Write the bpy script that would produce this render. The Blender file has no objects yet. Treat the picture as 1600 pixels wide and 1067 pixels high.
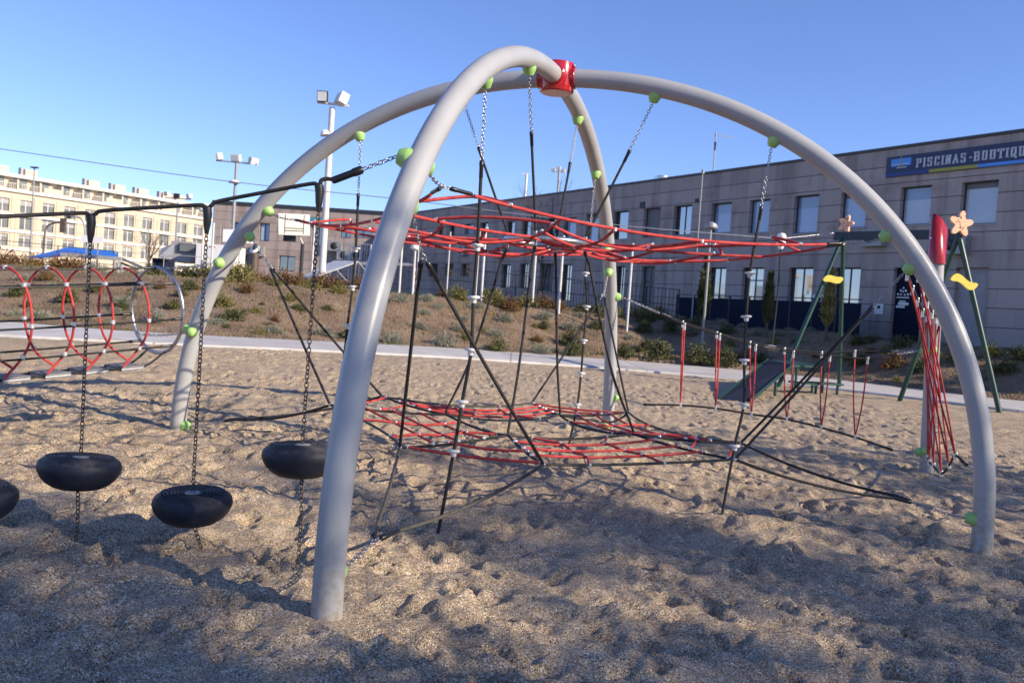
import bpy, math, random
import numpy as np
from mathutils import Vector, Matrix
R=math.radians
random.seed(7); RNG=np.random.default_rng(7)
scene=bpy.context.scene
col=scene.collection

# ---------------------------------------------------------------- camera
F=1379.5; PIT=.0337; ROL=.0689; CH=1.6          # focal length in photo pixels, pitch, roll, eye height
cam=bpy.data.objects.new('camera',bpy.data.cameras.new('camera')); col.objects.link(cam); scene.camera=cam
cs,sn,cp,sp=math.cos(ROL),math.sin(ROL),math.cos(PIT),math.sin(PIT)
rt=Vector((cs,sn*sp,sn*cp)); up=Vector((-sn,cs*sp,cs*cp)); fw=Vector((0,cp,-sp))
m=Matrix.Identity(4)
for i in range(3): m[i][0]=rt[i]; m[i][1]=up[i]; m[i][2]=-fw[i]
m[2][3]=CH
cam.matrix_world=m
cam.data.sensor_width=36; cam.data.lens=F/1600*36; cam.data.clip_end=2000; cam.data.clip_start=.05
cam.data.dof.use_dof=True; cam.data.dof.focus_distance=5.6; cam.data.dof.aperture_fstop=4.5
# ---------------------------------------------------------------- light
SAZ=R(116); SEL=R(26)
w=bpy.data.worlds.new('World'); scene.world=w; w.use_nodes=True
nt=w.node_tree; sky=nt.nodes.new('ShaderNodeTexSky'); sky.sky_type='NISHITA'; sky.sun_disc=False
sky.sun_elevation=SEL; sky.sun_rotation=SAZ; sky.altitude=900; sky.air_density=1.0; sky.dust_density=.1; sky.ozone_density=3.0
bg=nt.nodes['Background']; bg.inputs[1].default_value=.124
tint=nt.nodes.new('ShaderNodeMixRGB'); tint.blend_type='MULTIPLY'; tint.inputs[0].default_value=1; tint.inputs[2].default_value=(.84,.875,1.17,1)
nt.links.new(sky.outputs[0],tint.inputs[1]); nt.links.new(tint.outputs[0],bg.inputs[0])
sl=bpy.data.lights.new('sun','SUN'); sl.energy=5; sl.angle=R(.55); sl.color=(1,.85,.66)
so=bpy.data.objects.new('sun',sl); col.objects.link(so)
sd=Vector((math.sin(SAZ)*math.cos(SEL),math.cos(SAZ)*math.cos(SEL),math.sin(SEL)))
so.rotation_euler=sd.to_track_quat('Z','Y').to_euler(); so.location=(20,-10,20)
scene.view_settings.view_transform='Standard'; scene.view_settings.look='None'
scene.view_settings.exposure=.54; scene.view_settings.gamma=1

# ---------------------------------------------------------------- photo pixel -> place
def ray(x,y):
    dx,dy=x-800,y-533.5
    u=(dx*cs+dy*sn)/F; v=(-dx*sn+dy*cs)/F
    return np.array([u,cp-v*sp,-v*cp-sp])
def gnd(x,y):
    return .005-.0276*5*np.tanh((x-.25)/5)+.029*4.5*np.tanh((y-8.27)/4.5)
def PY(x,y,Y):
    d=ray(x,y); return np.array([0,0,CH])+d*(Y/d[1])
def PZ(x,y,z):
    d=ray(x,y); return np.array([0,0,CH])+d*((z-CH)/d[2])
def PG(x,y):
    P=PZ(x,y,0)
    for _ in range(6): P=PZ(x,y,float(gnd(P[0],P[1])))
    return P
def PV(x,y,A,B,off=0):      # onto the vertical plane through A and B (plan points), moved sideways by off
    A=np.array(A[:2],float); B=np.array(B[:2],float); t=(B-A)/np.linalg.norm(B-A); n=np.array([t[1],-t[0]])
    d=ray(x,y); k=((A+n*off)@n)/(d[:2]@n); return np.array([0,0,CH])+d*k

# ---------------------------------------------------------------- arches of the climbing frame
AC=np.array([.2517,8.2678]); TH=(1.2765,-.2748); AA,AB,AZ,AE=3.866,3.7377,.047,2.1146
def arch(k,t):
    s,c=math.sin(t),math.cos(t); kk=(abs(s)**AE+abs(c)**AE)**(1/AE)
    r=-c/kk*AA; return np.array([AC[0]+r*math.cos(TH[k]),AC[1]+r*math.sin(TH[k]),AZ+AB*s/kk])
E1=np.array([math.cos(TH[0]),math.sin(TH[0]),0]); E2=np.array([math.cos(TH[1]),math.sin(TH[1]),0])
AXES=[-E1,E2,E1,-E2]        # front, right, rear, left leg seen from the middle

# ---------------------------------------------------------------- materials
def newmat(n):
    m=bpy.data.materials.new(n); m.use_nodes=True; return m,m.node_tree,m.node_tree.nodes['Principled BSDF']
def N(nt,t,**k):
    n=nt.nodes.new(t)
    for a,b in k.items(): setattr(n,a,b)
    return n
def ramp(nt,stops):
    r=N(nt,'ShaderNodeValToRGB'); e=r.color_ramp.elements
    e[0].position,e[0].color=stops[0][0],(*stops[0][1],1); e[1].position,e[1].color=stops[-1][0],(*stops[-1][1],1)
    for p,c in stops[1:-1]: q=e.new(p); q.color=(*c,1)
    return r
def mat(name,c,rough=.5,metal=0,var=.12,scale=8,bump=0,bscale=60,coat=0,spec=.5):
    m,nt,b=newmat(name); L=nt.links
    tc=N(nt,'ShaderNodeTexCoord'); no=N(nt,'ShaderNodeTexNoise'); no.inputs['Scale'].default_value=scale; no.inputs['Detail'].default_value=6
    L.new(tc.outputs['Object'],no.inputs['Vector'])
    a=tuple(max(0,v*(1-var)) for v in c); d=tuple(min(1,v*(1+var)) for v in c)
    r=ramp(nt,[(.3,a),(.7,d)]); L.new(no.outputs['Fac'],r.inputs[0]); L.new(r.outputs[0],b.inputs['Base Color'])
    b.inputs['Roughness'].default_value=rough; b.inputs['Metallic'].default_value=metal; b.inputs['Coat Weight'].default_value=coat
    b.inputs['Specular IOR Level'].default_value=spec
    mr=N(nt,'ShaderNodeMapRange'); mr.inputs[3].default_value=max(.02,rough-.08); mr.inputs[4].default_value=min(1,rough+.1)
    L.new(no.outputs['Fac'],mr.inputs[0]); L.new(mr.outputs[0],b.inputs['Roughness'])
    if bump:
        n2=N(nt,'ShaderNodeTexNoise'); n2.inputs['Scale'].default_value=bscale; L.new(tc.outputs['Object'],n2.inputs['Vector'])
        bp=N(nt,'ShaderNodeBump'); bp.inputs['Strength'].default_value=bump; bp.inputs['Distance'].default_value=.02
        L.new(n2.outputs['Fac'],bp.inputs['Height']); L.new(bp.outputs[0],b.inputs['Normal'])
    return m
def rope_mat(name,c,c2,rough=.75):
    m,nt,b=newmat(name); L=nt.links
    uv=N(nt,'ShaderNodeUVMap'); sp_=N(nt,'ShaderNodeSeparateXYZ'); L.new(uv.outputs[0],sp_.inputs[0])
    a=N(nt,'ShaderNodeMath',operation='MULTIPLY'); a.inputs[1].default_value=6*math.pi; L.new(sp_.outputs[0],a.inputs[0])
    d=N(nt,'ShaderNodeMath',operation='MULTIPLY'); d.inputs[1].default_value=2*math.pi/.016; L.new(sp_.outputs[1],d.inputs[0])
    s=N(nt,'ShaderNodeMath',operation='ADD'); L.new(a.outputs[0],s.inputs[0]); L.new(d.outputs[0],s.inputs[1])
    q=N(nt,'ShaderNodeMath',operation='SINE'); L.new(s.outputs[0],q.inputs[0])
    mr=N(nt,'ShaderNodeMapRange'); mr.inputs[1].default_value=-1; L.new(q.outputs[0],mr.inputs[0])
    tc=N(nt,'ShaderNodeTexCoord'); no=N(nt,'ShaderNodeTexNoise'); no.inputs['Scale'].default_value=14; L.new(tc.outputs['Object'],no.inputs['Vector'])
    r=ramp(nt,[(.3,c),(.75,c2)]); L.new(no.outputs['Fac'],r.inputs[0]); L.new(r.outputs[0],b.inputs['Base Color'])
    bp=N(nt,'ShaderNodeBump'); bp.inputs['Strength'].default_value=.8; bp.inputs['Distance'].default_value=.004
    L.new(mr.outputs[0],bp.inputs['Height']); L.new(bp.outputs[0],b.inputs['Normal'])
    b.inputs['Roughness'].default_value=rough
    return m
MT={}
MT['steel_paint']=mat('pale grey powder coated tube',(.365,.375,.38),.33,0,.05,3,.03,120)
MT['clamp']=mat('glossy red clamp',(.40,.010,.016),.16,0,.08,5,coat=.6)
MT['green']=mat('lime green plastic',(.33,.56,.17),.42,0,.08,6)
MT['chain_dark']=mat('dull brown chain steel',(.10,.085,.075),.45,.7,.3,60)
MT['zinc']=mat('galvanised steel',(.55,.55,.56),.3,.95,.15,40)
MT['chain']=mat('chain steel',(.42,.42,.43),.33,.95,.25,60)
MT['ferrule']=mat('aluminium ferrule',(.72,.72,.70),.32,.7,.12,50)
MT['red']=rope_mat('red braided rope',(.42,.022,.026),(.62,.085,.075))
MT['black']=rope_mat('black braided rope',(.010,.010,.011),(.028,.027,.028))
MT['grey']=rope_mat('dusty grey braided rope',(.045,.042,.035),(.085,.08,.068))
MT['sleeve']=mat('black plastic sleeve',(.012,.012,.013),.35,0,.2,30)
MT['disc']=mat('white plastic disc',(.60,.60,.60),.5,0,.1,20)
MT['rubber']=mat('dark rubber',(.016,.020,.032),.55,0,.3,14,.25,180,spec=.35)
MT['worn']=mat('worn plate',(.33,.32,.29),.6,.3,.2,40)
MT['tread']=mat('grey rubber tread',(.16,.16,.17),.7,0,.2,20,.2,120)
MT['steel_ring']=mat('brushed steel ring',(.42,.42,.43),.3,.85,.12,30)
MT['dkgreen']=mat('dark green steel',(.012,.050,.038),.35,0,.12,6)
MT['beam']=mat('dark blue grey beam',(.018,.035,.05),.7,0,.12,6)
MT['orange']=mat('orange starfish plastic',(.78,.42,.26),.5,0,.12,18)
MT['yellow']=mat('yellow plastic',(.80,.66,.10),.5,0,.08,10)
MT['redpost']=mat('dark red post sleeve',(.33,.012,.016),.2,0,.1,6,coat=.4)
MT['navy']=mat('navy anti slip board',(.013,.018,.038),.9,0,.2,12,.2,200,spec=.15)
MT['white']=mat('white paint',(.78,.78,.76),.5,0,.05,6)
MT['whitepole']=mat('white painted pole',(.62,.62,.60),.5,0,.08,4)
MT['greypole']=mat('grey pole',(.30,.31,.31),.5,.2,.1,4)
MT['dark']=mat('dark metal',(.03,.032,.036),.5,.2,.2,10)
MT['blue']=mat('bright blue sheet',(.015,.16,.62),.45,0,.08,3)
MT['lens']=mat('lamp glass',(.75,.76,.74),.15,0,.05,4)
MT['frame']=mat('dark window frame',(.035,.037,.042),.4,.1,.1,8)
MT['conc']=mat('concrete',(.34,.34,.345),.85,0,.10,3,.15,90)
MT['trunk']=mat('bark',(.10,.075,.05),.9,0,.3,12,.4,30)
MT['brownhead']=mat('brown metal',(.10,.07,.055),.5,.1,.15,6)

def weather(key,dustc,mode):
    m=MT[key]; nt=m.node_tree; b=nt.nodes['Principled BSDF']; L=nt.links; src=b.inputs['Base Color'].links[0].from_socket
    tc=N(nt,'ShaderNodeTexCoord'); no=N(nt,'ShaderNodeTexNoise'); no.inputs['Scale'].default_value=22 if mode=='feet' else 30; no.inputs['Detail'].default_value=7; L.new(tc.outputs['Object'],no.inputs['Vector'])
    sx=N(nt,'ShaderNodeSeparateXYZ'); mr=N(nt,'ShaderNodeMapRange')
    if mode=='feet': L.new(tc.outputs['Object'],sx.inputs[0]); mr.inputs[1].default_value=.55; mr.inputs[2].default_value=-.05
    else: g_=N(nt,'ShaderNodeNewGeometry'); L.new(g_.outputs['Normal'],sx.inputs[0]); mr.inputs[1].default_value=.35; mr.inputs[2].default_value=1.1
    L.new(sx.outputs[2],mr.inputs[0]); r=ramp(nt,[(.38,(0,0,0)),(.66,(1,1,1))]); L.new(no.outputs['Fac'],r.inputs[0])
    mu=N(nt,'ShaderNodeMath',operation='MULTIPLY'); L.new(mr.outputs[0],mu.inputs[0]); L.new(r.outputs[0],mu.inputs[1])
    mx=N(nt,'ShaderNodeMixRGB'); L.new(mu.outputs[0],mx.inputs[0]); L.new(src,mx.inputs[1]); mx.inputs[2].default_value=(*dustc,1); L.new(mx.outputs[0],b.inputs['Base Color'])
    # fine scratches
    mp=N(nt,'ShaderNodeMapping'); mp.inputs['Scale'].default_value=(90,90,3); L.new(tc.outputs['Object'],mp.inputs[0]); n2=N(nt,'ShaderNodeTexNoise'); n2.inputs['Detail'].default_value=4; L.new(mp.outputs[0],n2.inputs['Vector'])
    bp=N(nt,'ShaderNodeBump'); bp.inputs['Strength'].default_value=.12; bp.inputs['Distance'].default_value=.004; L.new(n2.outputs['Fac'],bp.inputs['Height']); L.new(bp.outputs[0],b.inputs['Normal'])
weather('steel_paint',(.30,.245,.18),'feet'); weather('rubber',(.13,.115,.10),'top')
def leafmat(name,a,b_,sc=3):
    m,nt,b=newmat(name); L=nt.links
    oi=N(nt,'ShaderNodeTexCoord'); no=N(nt,'ShaderNodeTexNoise'); no.inputs['Scale'].default_value=sc; L.new(oi.outputs['Object'],no.inputs['Vector'])
    r=ramp(nt,[(.32,a),(.68,b_)]); L.new(no.outputs['Fac'],r.inputs[0]); L.new(r.outputs[0],b.inputs['Base Color'])
    b.inputs['Roughness'].default_value=.7; b.inputs['Specular IOR Level'].default_value=.2
    return m
MT['leaf_grey']=leafmat('grey green leaves',(.15,.16,.115),(.32,.32,.25),5)
MT['leaf_green']=leafmat('green leaves',(.045,.055,.024),(.13,.13,.055),4)
MT['leaf_red']=leafmat('russet leaves',(.13,.055,.028),(.17,.12,.04),3)
MT['leaf_cyp']=leafmat('cypress leaves',(.035,.05,.018),(.10,.11,.045),3)
MT['leaf_yel']=leafmat('yellowing leaves',(.12,.12,.035),(.26,.22,.08),3)
MT['dry']=leafmat('dry ground cover',(.20,.145,.075),(.13,.15,.04),.35)

def glassmat():
    m,nt,b=newmat('window glass'); b.inputs['Base Color'].default_value=(.02,.025,.03,1)
    b.inputs['Roughness'].default_value=.04; b.inputs['IOR'].default_value=2.3; b.inputs['Specular IOR Level'].default_value=1
    tc=N(nt,'ShaderNodeTexCoord'); no=N(nt,'ShaderNodeTexNoise'); no.inputs['Scale'].default_value=.7
    nt.links.new(tc.outputs['Object'],no.inputs['Vector']); bp=N(nt,'ShaderNodeBump'); bp.inputs['Strength'].default_value=.06
    nt.links.new(no.outputs['Fac'],bp.inputs['Height']); nt.links.new(bp.outputs[0],b.inputs['Normal']); return m
MT['glass']=glassmat()
MT['blind']=mat('pale blue blind with painted sky reflection',(.30,.40,.56),.12,0,.05,1,coat=.8)  # blue sky reflection is put into the blind's base colour
MT['blind2']=mat('grey blue blind with painted sky reflection',(.20,.27,.38),.10,0,.06,1,coat=.8)  # dimmer blind tone, sky reflection again painted into the colour
MT['blind_reflection']=mat('pane with painted pale reflection',(.40,.46,.52),.10,0,.06,1,coat=.8)  # pale reflection painted as plain colour on the first two panes
MT['shutter']=mat('grey roller shutter',(.16,.16,.17),.6,0,.1,4)
MT['farglass']=mat('far window panes',(.16,.17,.17),.25,0,.35,.35)
MT['cream']=mat('cream render',(.58,.50,.38),.85,0,.06,.3)
MT['creamband']=mat('pale render band',(.70,.67,.60),.85,0,.05,.3)
MT['terra']=mat('ochre brick pier',(.52,.44,.33),.85,0,.06,.3)

def panelmat(name,c,gap=.76,off=0.0,seam=2.4):
    """stone faced precast panels: wide courses with dark joints, uneven tone, water stains"""
    m,nt,b=newmat(name); L=nt.links
    tc=N(nt,'ShaderNodeTexCoord'); mp=N(nt,'ShaderNodeMapping'); L.new(tc.outputs['Object'],mp.inputs[0])
    mp.inputs['Rotation'].default_value=(math.pi/2,0,0); mp.inputs['Location'].default_value=(0,off,0)
    br=N(nt,'ShaderNodeTexBrick'); br.offset=.5; L.new(mp.outputs[0],br.inputs['Vector'])
    br.inputs['Scale'].default_value=1; br.inputs['Brick Width'].default_value=seam; br.inputs['Row Height'].default_value=gap
    br.inputs['Mortar Size'].default_value=.017; br.inputs['Mortar Smooth'].default_value=.1; br.inputs['Bias'].default_value=0
    br.inputs['Color1'].default_value=(*[v*.93 for v in c],1); br.inputs['Color2'].default_value=(*[v*1.06 for v in c],1)
    br.inputs['Mortar'].default_value=(*[v*.25 for v in c],1)
    no=N(nt,'ShaderNodeTexNoise'); no.inputs['Scale'].default_value=.55; no.inputs['Detail'].default_value=8; no.inputs['Roughness'].default_value=.65; L.new(tc.outputs['Object'],no.inputs['Vector'])
    r=ramp(nt,[(.30,(.70,.66,.66)),(.46,(1,1,1)),(.72,(1.0,1.0,1.0))]); L.new(no.outputs['Fac'],r.inputs[0])
    n3=N(nt,'ShaderNodeTexNoise'); n3.inputs['Scale'].default_value=30; L.new(tc.outputs['Object'],n3.inputs['Vector'])
    r3=ramp(nt,[(.3,(.85,.85,.85)),(.7,(1.12,1.12,1.12))]); L.new(n3.outputs['Fac'],r3.inputs[0])
    mx=N(nt,'ShaderNodeMixRGB',blend_type='MULTIPLY'); mx.inputs[0].default_value=1; L.new(br.outputs[0],mx.inputs[1]); L.new(r.outputs[0],mx.inputs[2])
    b2=N(nt,'ShaderNodeTexBrick'); b2.offset=.37; L.new(mp.outputs[0],b2.inputs['Vector']); b2.inputs['Scale'].default_value=1; b2.inputs['Brick Width'].default_value=2.05; b2.inputs['Row Height'].default_value=gap; b2.inputs['Mortar Size'].default_value=.008
    b2.inputs['Color1'].default_value=(.95,.95,.955,1); b2.inputs['Color2'].default_value=(1.04,1.03,1.02,1); b2.inputs['Mortar'].default_value=(.74,.73,.73,1)
    # dark streaks of water running down from the coping and sills
    mp2=N(nt,'ShaderNodeMapping'); mp2.inputs['Scale'].default_value=(1.6,1,.16); L.new(tc.outputs['Object'],mp2.inputs[0]); n4=N(nt,'ShaderNodeTexNoise'); n4.inputs['Scale'].default_value=1; n4.inputs['Detail'].default_value=7; L.new(mp2.outputs[0],n4.inputs['Vector'])
    r4=ramp(nt,[(.36,(.72,.70,.70)),(.52,(1,1,1))]); L.new(n4.outputs['Fac'],r4.inputs[0])
    m2=N(nt,'ShaderNodeMixRGB',blend_type='MULTIPLY'); m2.inputs[0].default_value=1; L.new(mx.outputs[0],m2.inputs[1]); L.new(r3.outputs[0],m2.inputs[2])
    m3=N(nt,'ShaderNodeMixRGB',blend_type='MULTIPLY'); m3.inputs[0].default_value=1; L.new(m2.outputs[0],m3.inputs[1]); L.new(b2.outputs[0],m3.inputs[2])
    m4=N(nt,'ShaderNodeMixRGB',blend_type='MULTIPLY'); m4.inputs[0].default_value=1; L.new(m3.outputs[0],m4.inputs[1]); L.new(r4.outputs[0],m4.inputs[2])
    L.new(m4.outputs[0],b.inputs['Base Color']); b.inputs['Roughness'].default_value=.85
    bp=N(nt,'ShaderNodeBump'); bp.inputs['Strength'].default_value=.6; bp.inputs['Distance'].default_value=.03; bp.invert=True
    L.new(br.outputs['Fac'],bp.inputs['Height']); L.new(bp.outputs[0],b.inputs['Normal'])
    return m
MT['panel']=panelmat('pinkish grey stone panels',(.40,.345,.315),.76,.0,90)
MT['panel2']=panelmat('pale stone panels',(.36,.30,.27),.8,.2,60)

def sandmat():
    m,nt,b=newmat('coarse sand'); L=nt.links
    tc=N(nt,'ShaderNodeTexCoord')
    v=N(nt,'ShaderNodeTexVoronoi'); v.inputs['Scale'].default_value=145; L.new(tc.outputs['Object'],v.inputs['Vector'])
    sepc=N(nt,'ShaderNodeSeparateColor'); L.new(v.outputs['Color'],sepc.inputs[0])
    r=ramp(nt,[(0,(.13,.088,.060)),(.22,(.35,.26,.17)),(.6,(.52,.41,.275)),(.85,(.64,.53,.38)),(1,(.90,.85,.76))]); L.new(sepc.outputs[0],r.inputs[0])
    n=N(nt,'ShaderNodeTexNoise'); n.inputs['Scale'].default_value=1.3; n.inputs['Detail'].default_value=6; L.new(tc.outputs['Object'],n.inputs['Vector'])
    r2=ramp(nt,[(.3,(.86,.83,.80)),(.7,(1.06,1.05,1.03))]); L.new(n.outputs['Fac'],r2.inputs[0])
    mx=N(nt,'ShaderNodeMixRGB',blend_type='MULTIPLY'); mx.inputs[0].default_value=1; L.new(r.outputs[0],mx.inputs[1]); L.new(r2.outputs[0],mx.inputs[2])
    L.new(mx.outputs[0],b.inputs['Base Color']); b.inputs['Roughness'].default_value=.9; b.inputs['Specular IOR Level'].default_value=.25
    n2=N(nt,'ShaderNodeTexNoise'); n2.inputs['Scale'].default_value=38; n2.inputs['Detail'].default_value=5; L.new(tc.outputs['Object'],n2.inputs['Vector'])
    b1=N(nt,'ShaderNodeBump'); b1.inputs['Strength'].default_value=1; b1.inputs['Distance'].default_value=.008; b1.invert=True; L.new(v.outputs['Distance'],b1.inputs['Height'])
    b2=N(nt,'ShaderNodeBump'); b2.inputs['Strength'].default_value=.7; b2.inputs['Distance'].default_value=.02; L.new(n2.outputs['Fac'],b2.inputs['Height']); L.new(b1.outputs[0],b2.inputs['Normal'])
    L.new(b2.outputs[0],b.inputs['Normal']); return m
MT['sand']=sandmat()
def soilmat():
    m,nt,b=newmat('dry soil'); L=nt.links
    tc=N(nt,'ShaderNodeTexCoord'); n=N(nt,'ShaderNodeTexNoise'); n.inputs['Scale'].default_value=.8; n.inputs['Detail'].default_value=9; n.inputs['Roughness'].default_value=.7; L.new(tc.outputs['Object'],n.inputs['Vector'])
    r=ramp(nt,[(.27,(.085,.085,.035)),(.38,(.16,.11,.065)),(.52,(.25,.17,.11)),(.78,(.35,.26,.18))]); L.new(n.outputs['Fac'],r.inputs[0])
    n2=N(nt,'ShaderNodeTexNoise'); n2.inputs['Scale'].default_value=14; n2.inputs['Detail'].default_value=6; L.new(tc.outputs['Object'],n2.inputs['Vector'])
    r2=ramp(nt,[(.3,(.72,.72,.72)),(.7,(1.2,1.2,1.2))]); L.new(n2.outputs['Fac'],r2.inputs[0])
    mx=N(nt,'ShaderNodeMixRGB',blend_type='MULTIPLY'); mx.inputs[0].default_value=1; L.new(r.outputs[0],mx.inputs[1]); L.new(r2.outputs[0],mx.inputs[2])
    L.new(mx.outputs[0],b.inputs['Base Color']); b.inputs['Roughness'].default_value=.95
    bp=N(nt,'ShaderNodeBump'); bp.inputs['Strength'].default_value=1; bp.inputs['Distance'].default_value=.12; L.new(n2.outputs['Fac'],bp.inputs['Height']); L.new(bp.outputs[0],b.inputs['Normal'])
    return m
MT['soil']=soilmat()
def pathmat():
    m,nt,b=newmat('concrete paving'); L=nt.links
    tc=N(nt,'ShaderNodeTexCoord'); br=N(nt,'ShaderNodeTexBrick'); L.new(tc.outputs['Object'],br.inputs['Vector']); br.offset=0
    br.inputs['Scale'].default_value=1; br.inputs['Brick Width'].default_value=4.2; br.inputs['Row Height'].default_value=60; br.inputs['Mortar Size'].default_value=.02
    br.inputs['Color1'].default_value=(.47,.46,.45,1); br.inputs['Color2'].default_value=(.52,.51,.495,1); br.inputs['Mortar'].default_value=(.2,.19,.18,1)
    n=N(nt,'ShaderNodeTexNoise'); n.inputs['Scale'].default_value=1.2; n.inputs['Detail'].default_value=8; L.new(tc.outputs['Object'],n.inputs['Vector'])
    r=ramp(nt,[(.3,(.86,.85,.83)),(.7,(1.08,1.08,1.08))]); L.new(n.outputs['Fac'],r.inputs[0])
    mx=N(nt,'ShaderNodeMixRGB',blend_type='MULTIPLY'); mx.inputs[0].default_value=1; L.new(br.outputs[0],mx.inputs[1]); L.new(r.outputs[0],mx.inputs[2])
    n2=N(nt,'ShaderNodeTexNoise'); n2.inputs['Scale'].default_value=.9; n2.inputs['Detail'].default_value=10; n2.inputs['Roughness'].default_value=.75; L.new(tc.outputs['Object'],n2.inputs['Vector'])
    rs=ramp(nt,[(.50,(0,0,0)),(.66,(.75,.75,.75))]); L.new(n2.outputs['Fac'],rs.inputs[0]); ms=N(nt,'ShaderNodeMixRGB'); L.new(rs.outputs[0],ms.inputs[0]); L.new(mx.outputs[0],ms.inputs[1]); ms.inputs[2].default_value=(.40,.33,.235,1)
    L.new(ms.outputs[0],b.inputs['Base Color']); b.inputs['Roughness'].default_value=.9; return m
MT['path']=pathmat()

# ---------------------------------------------------------------- mesh building
class M:
    def __init__(s): s.v=[]; s.f=[]; s.m=[]; s.uv=[]; s.n=0; s.mats=[]; s.sm=[]
    def slot(s,k):
        if k not in s.mats: s.mats.append(k)
        return s.mats.index(k)
    def add(s,V,Fc,k,uv=None,smooth=True):
        V=np.asarray(V,float).reshape(-1,3); b=s.n; s.v.append(V); s.n+=len(V); j=s.slot(k)
        for i,fc in enumerate(Fc):
            s.f.append([b+q for q in fc]); s.m.append(j); s.sm.append(smooth); s.uv.append(uv[i] if uv else None)
    def tube(s,P,r,k,n=8,caps=True):
        P=np.asarray(P,float); m=len(P); rr=np.full(m,float(r)) if np.isscalar(r) else np.asarray(r,float)
        T=np.gradient(P,axis=0); T/=np.linalg.norm(T,axis=1)[:,None]+1e-12
        a=np.array([0,0,1.]) if abs(T[0][2])<.9 else np.array([1.,0,0]); u=np.cross(T[0],a); u/=np.linalg.norm(u)
        ln=np.concatenate([[0],np.cumsum(np.linalg.norm(np.diff(P,axis=0),axis=1))]); V=[]
        an=np.linspace(0,2*np.pi,n,endpoint=False)
        for i in range(m):
            u=u-T[i]*(u@T[i]); u/=np.linalg.norm(u); w_=np.cross(T[i],u)
            V.append(P[i]+rr[i]*(np.cos(an)[:,None]*u+np.sin(an)[:,None]*w_))
        V=np.concatenate(V); fc=[];uv=[]
        for i in range(m-1):
            for j in range(n):
                j2=(j+1)%n; fc.append((i*n+j,i*n+j2,(i+1)*n+j2,(i+1)*n+j)); a0,a1=j/n,(j+1)/n
                uv.append([(a0,ln[i]),(a1,ln[i]),(a1,ln[i+1]),(a0,ln[i+1])])
        s.add(V,fc,k,uv)
        if caps:
            s.add(V[:n],[tuple(range(n-1,-1,-1))],k,None,False); s.add(V[-n:],[tuple(range(n))],k,None,False)
    def box(s,c,d,k,rot=None):
        x,y,z=[q/2 for q in d]; V=np.array([(sx*x,sy*y,sz*z) for sx in(-1,1) for sy in(-1,1) for sz in(-1,1)])
        if rot is not None: V=V@np.array(rot).T
        s.add(V+np.array(c,float),[(0,1,3,2),(4,6,7,5),(0,4,5,1),(2,3,7,6),(0,2,6,4),(1,5,7,3)],k,None,False)
    def bar(s,a,b,wd,ht,k,upv=(0,0,1)):
        a=np.array(a,float); b=np.array(b,float); t=b-a; L_=np.linalg.norm(t); t/=L_; sd_=np.cross(t,upv); sd_/=np.linalg.norm(sd_); u_=np.cross(sd_,t)
        s.box((a+b)/2,(L_,wd,ht),k,np.stack([t,sd_,u_],1))
    def lathe(s,prof,o,axis,k,n=24,smooth=True):
        if smooth:      # hard edges where the profile turns sharply
            q=[prof[0]]
            for a,b_,c in zip(prof[:-2],prof[1:-1],prof[2:]):
                t0=math.atan2(b_[1]-a[1],b_[0]-a[0]); t1=math.atan2(c[1]-b_[1],c[0]-b_[0]); q.append(b_)
                if abs((t1-t0+math.pi)%(2*math.pi)-math.pi)>.5: q.append((b_[0],b_[1]+1e-5))
            prof=q+[prof[-1]]
        axis=np.array(axis,float); axis/=np.linalg.norm(axis); a=np.array([0,0,1.]) if abs(axis[2])<.9 else np.array([1.,0,0])
        u=np.cross(axis,a); u/=np.linalg.norm(u); w_=np.cross(axis,u); an=np.linspace(0,2*np.pi,n,endpoint=False)
        V=np.concatenate([np.array(o)+axis*h_+r_*(np.cos(an)[:,None]*u+np.sin(an)[:,None]*w_) for r_,h_ in prof])
        fc=[(i*n+j,i*n+(j+1)%n,(i+1)*n+(j+1)%n,(i+1)*n+j) for i in range(len(prof)-1) for j in range(n)]
        s.add(V,fc,k,None,smooth)
        s.add(V[:n],[tuple(range(n-1,-1,-1))],k,None,False); s.add(V[-n:],[tuple(range(n))],k,None,False)
    def prism(s,pts,a,b,k):      # outline pts (3D) extruded by vector from a to b
        pts=np.asarray(pts,float); n=len(pts); V=np.concatenate([pts+a,pts+b])
        s.add(V,[tuple(range(n-1,-1,-1)),tuple(range(n,2*n))]+[(i,(i+1)%n,n+(i+1)%n,n+i) for i in range(n)],k,None,False)
def obj(name,mb,parent=None,kind=None,label=None,cat=None,group=None,origin=None):
    V=np.concatenate(mb.v) if mb.v else np.zeros((0,3))
    if origin is not None: V=V-np.array(origin)
    me=bpy.data.meshes.new(name); me.from_pydata(V.tolist(),[],mb.f)
    for k in mb.mats: me.materials.append(MT[k])
    me.polygons.foreach_set('material_index',mb.m); me.polygons.foreach_set('use_smooth',mb.sm)
    if any(u is not None for u in mb.uv):
        ul=me.uv_layers.new(name='UVMap'); out=[]
        for f_,u in zip(mb.f,mb.uv): out+= [c for p in (u if u else [(0,0)]*len(f_)) for c in p]
        ul.data.foreach_set('uv',out)
    me.update(); o=bpy.data.objects.new(name,me); col.objects.link(o)
    if origin is not None: o.location=origin
    if parent is not None:
        o.parent=parent
        o.matrix_parent_inverse=Matrix.Translation(parent.location).inverted() if parent.parent is None else Matrix.Identity(4)
    tag(o,label,cat,group,kind); return o
def tag(o,label=None,cat=None,group=None,kind=None):
    if label: o['label']=label
    if cat: o['category']=cat
    if group: o['group']=group
    if kind: o['kind']=kind
def thing(name,loc,label,cat,group=None):
    o=bpy.data.objects.new(name,None); col.objects.link(o); o.location=[float(q) for q in loc]; o.empty_display_size=.2; tag(o,label,cat,group); return o
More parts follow.
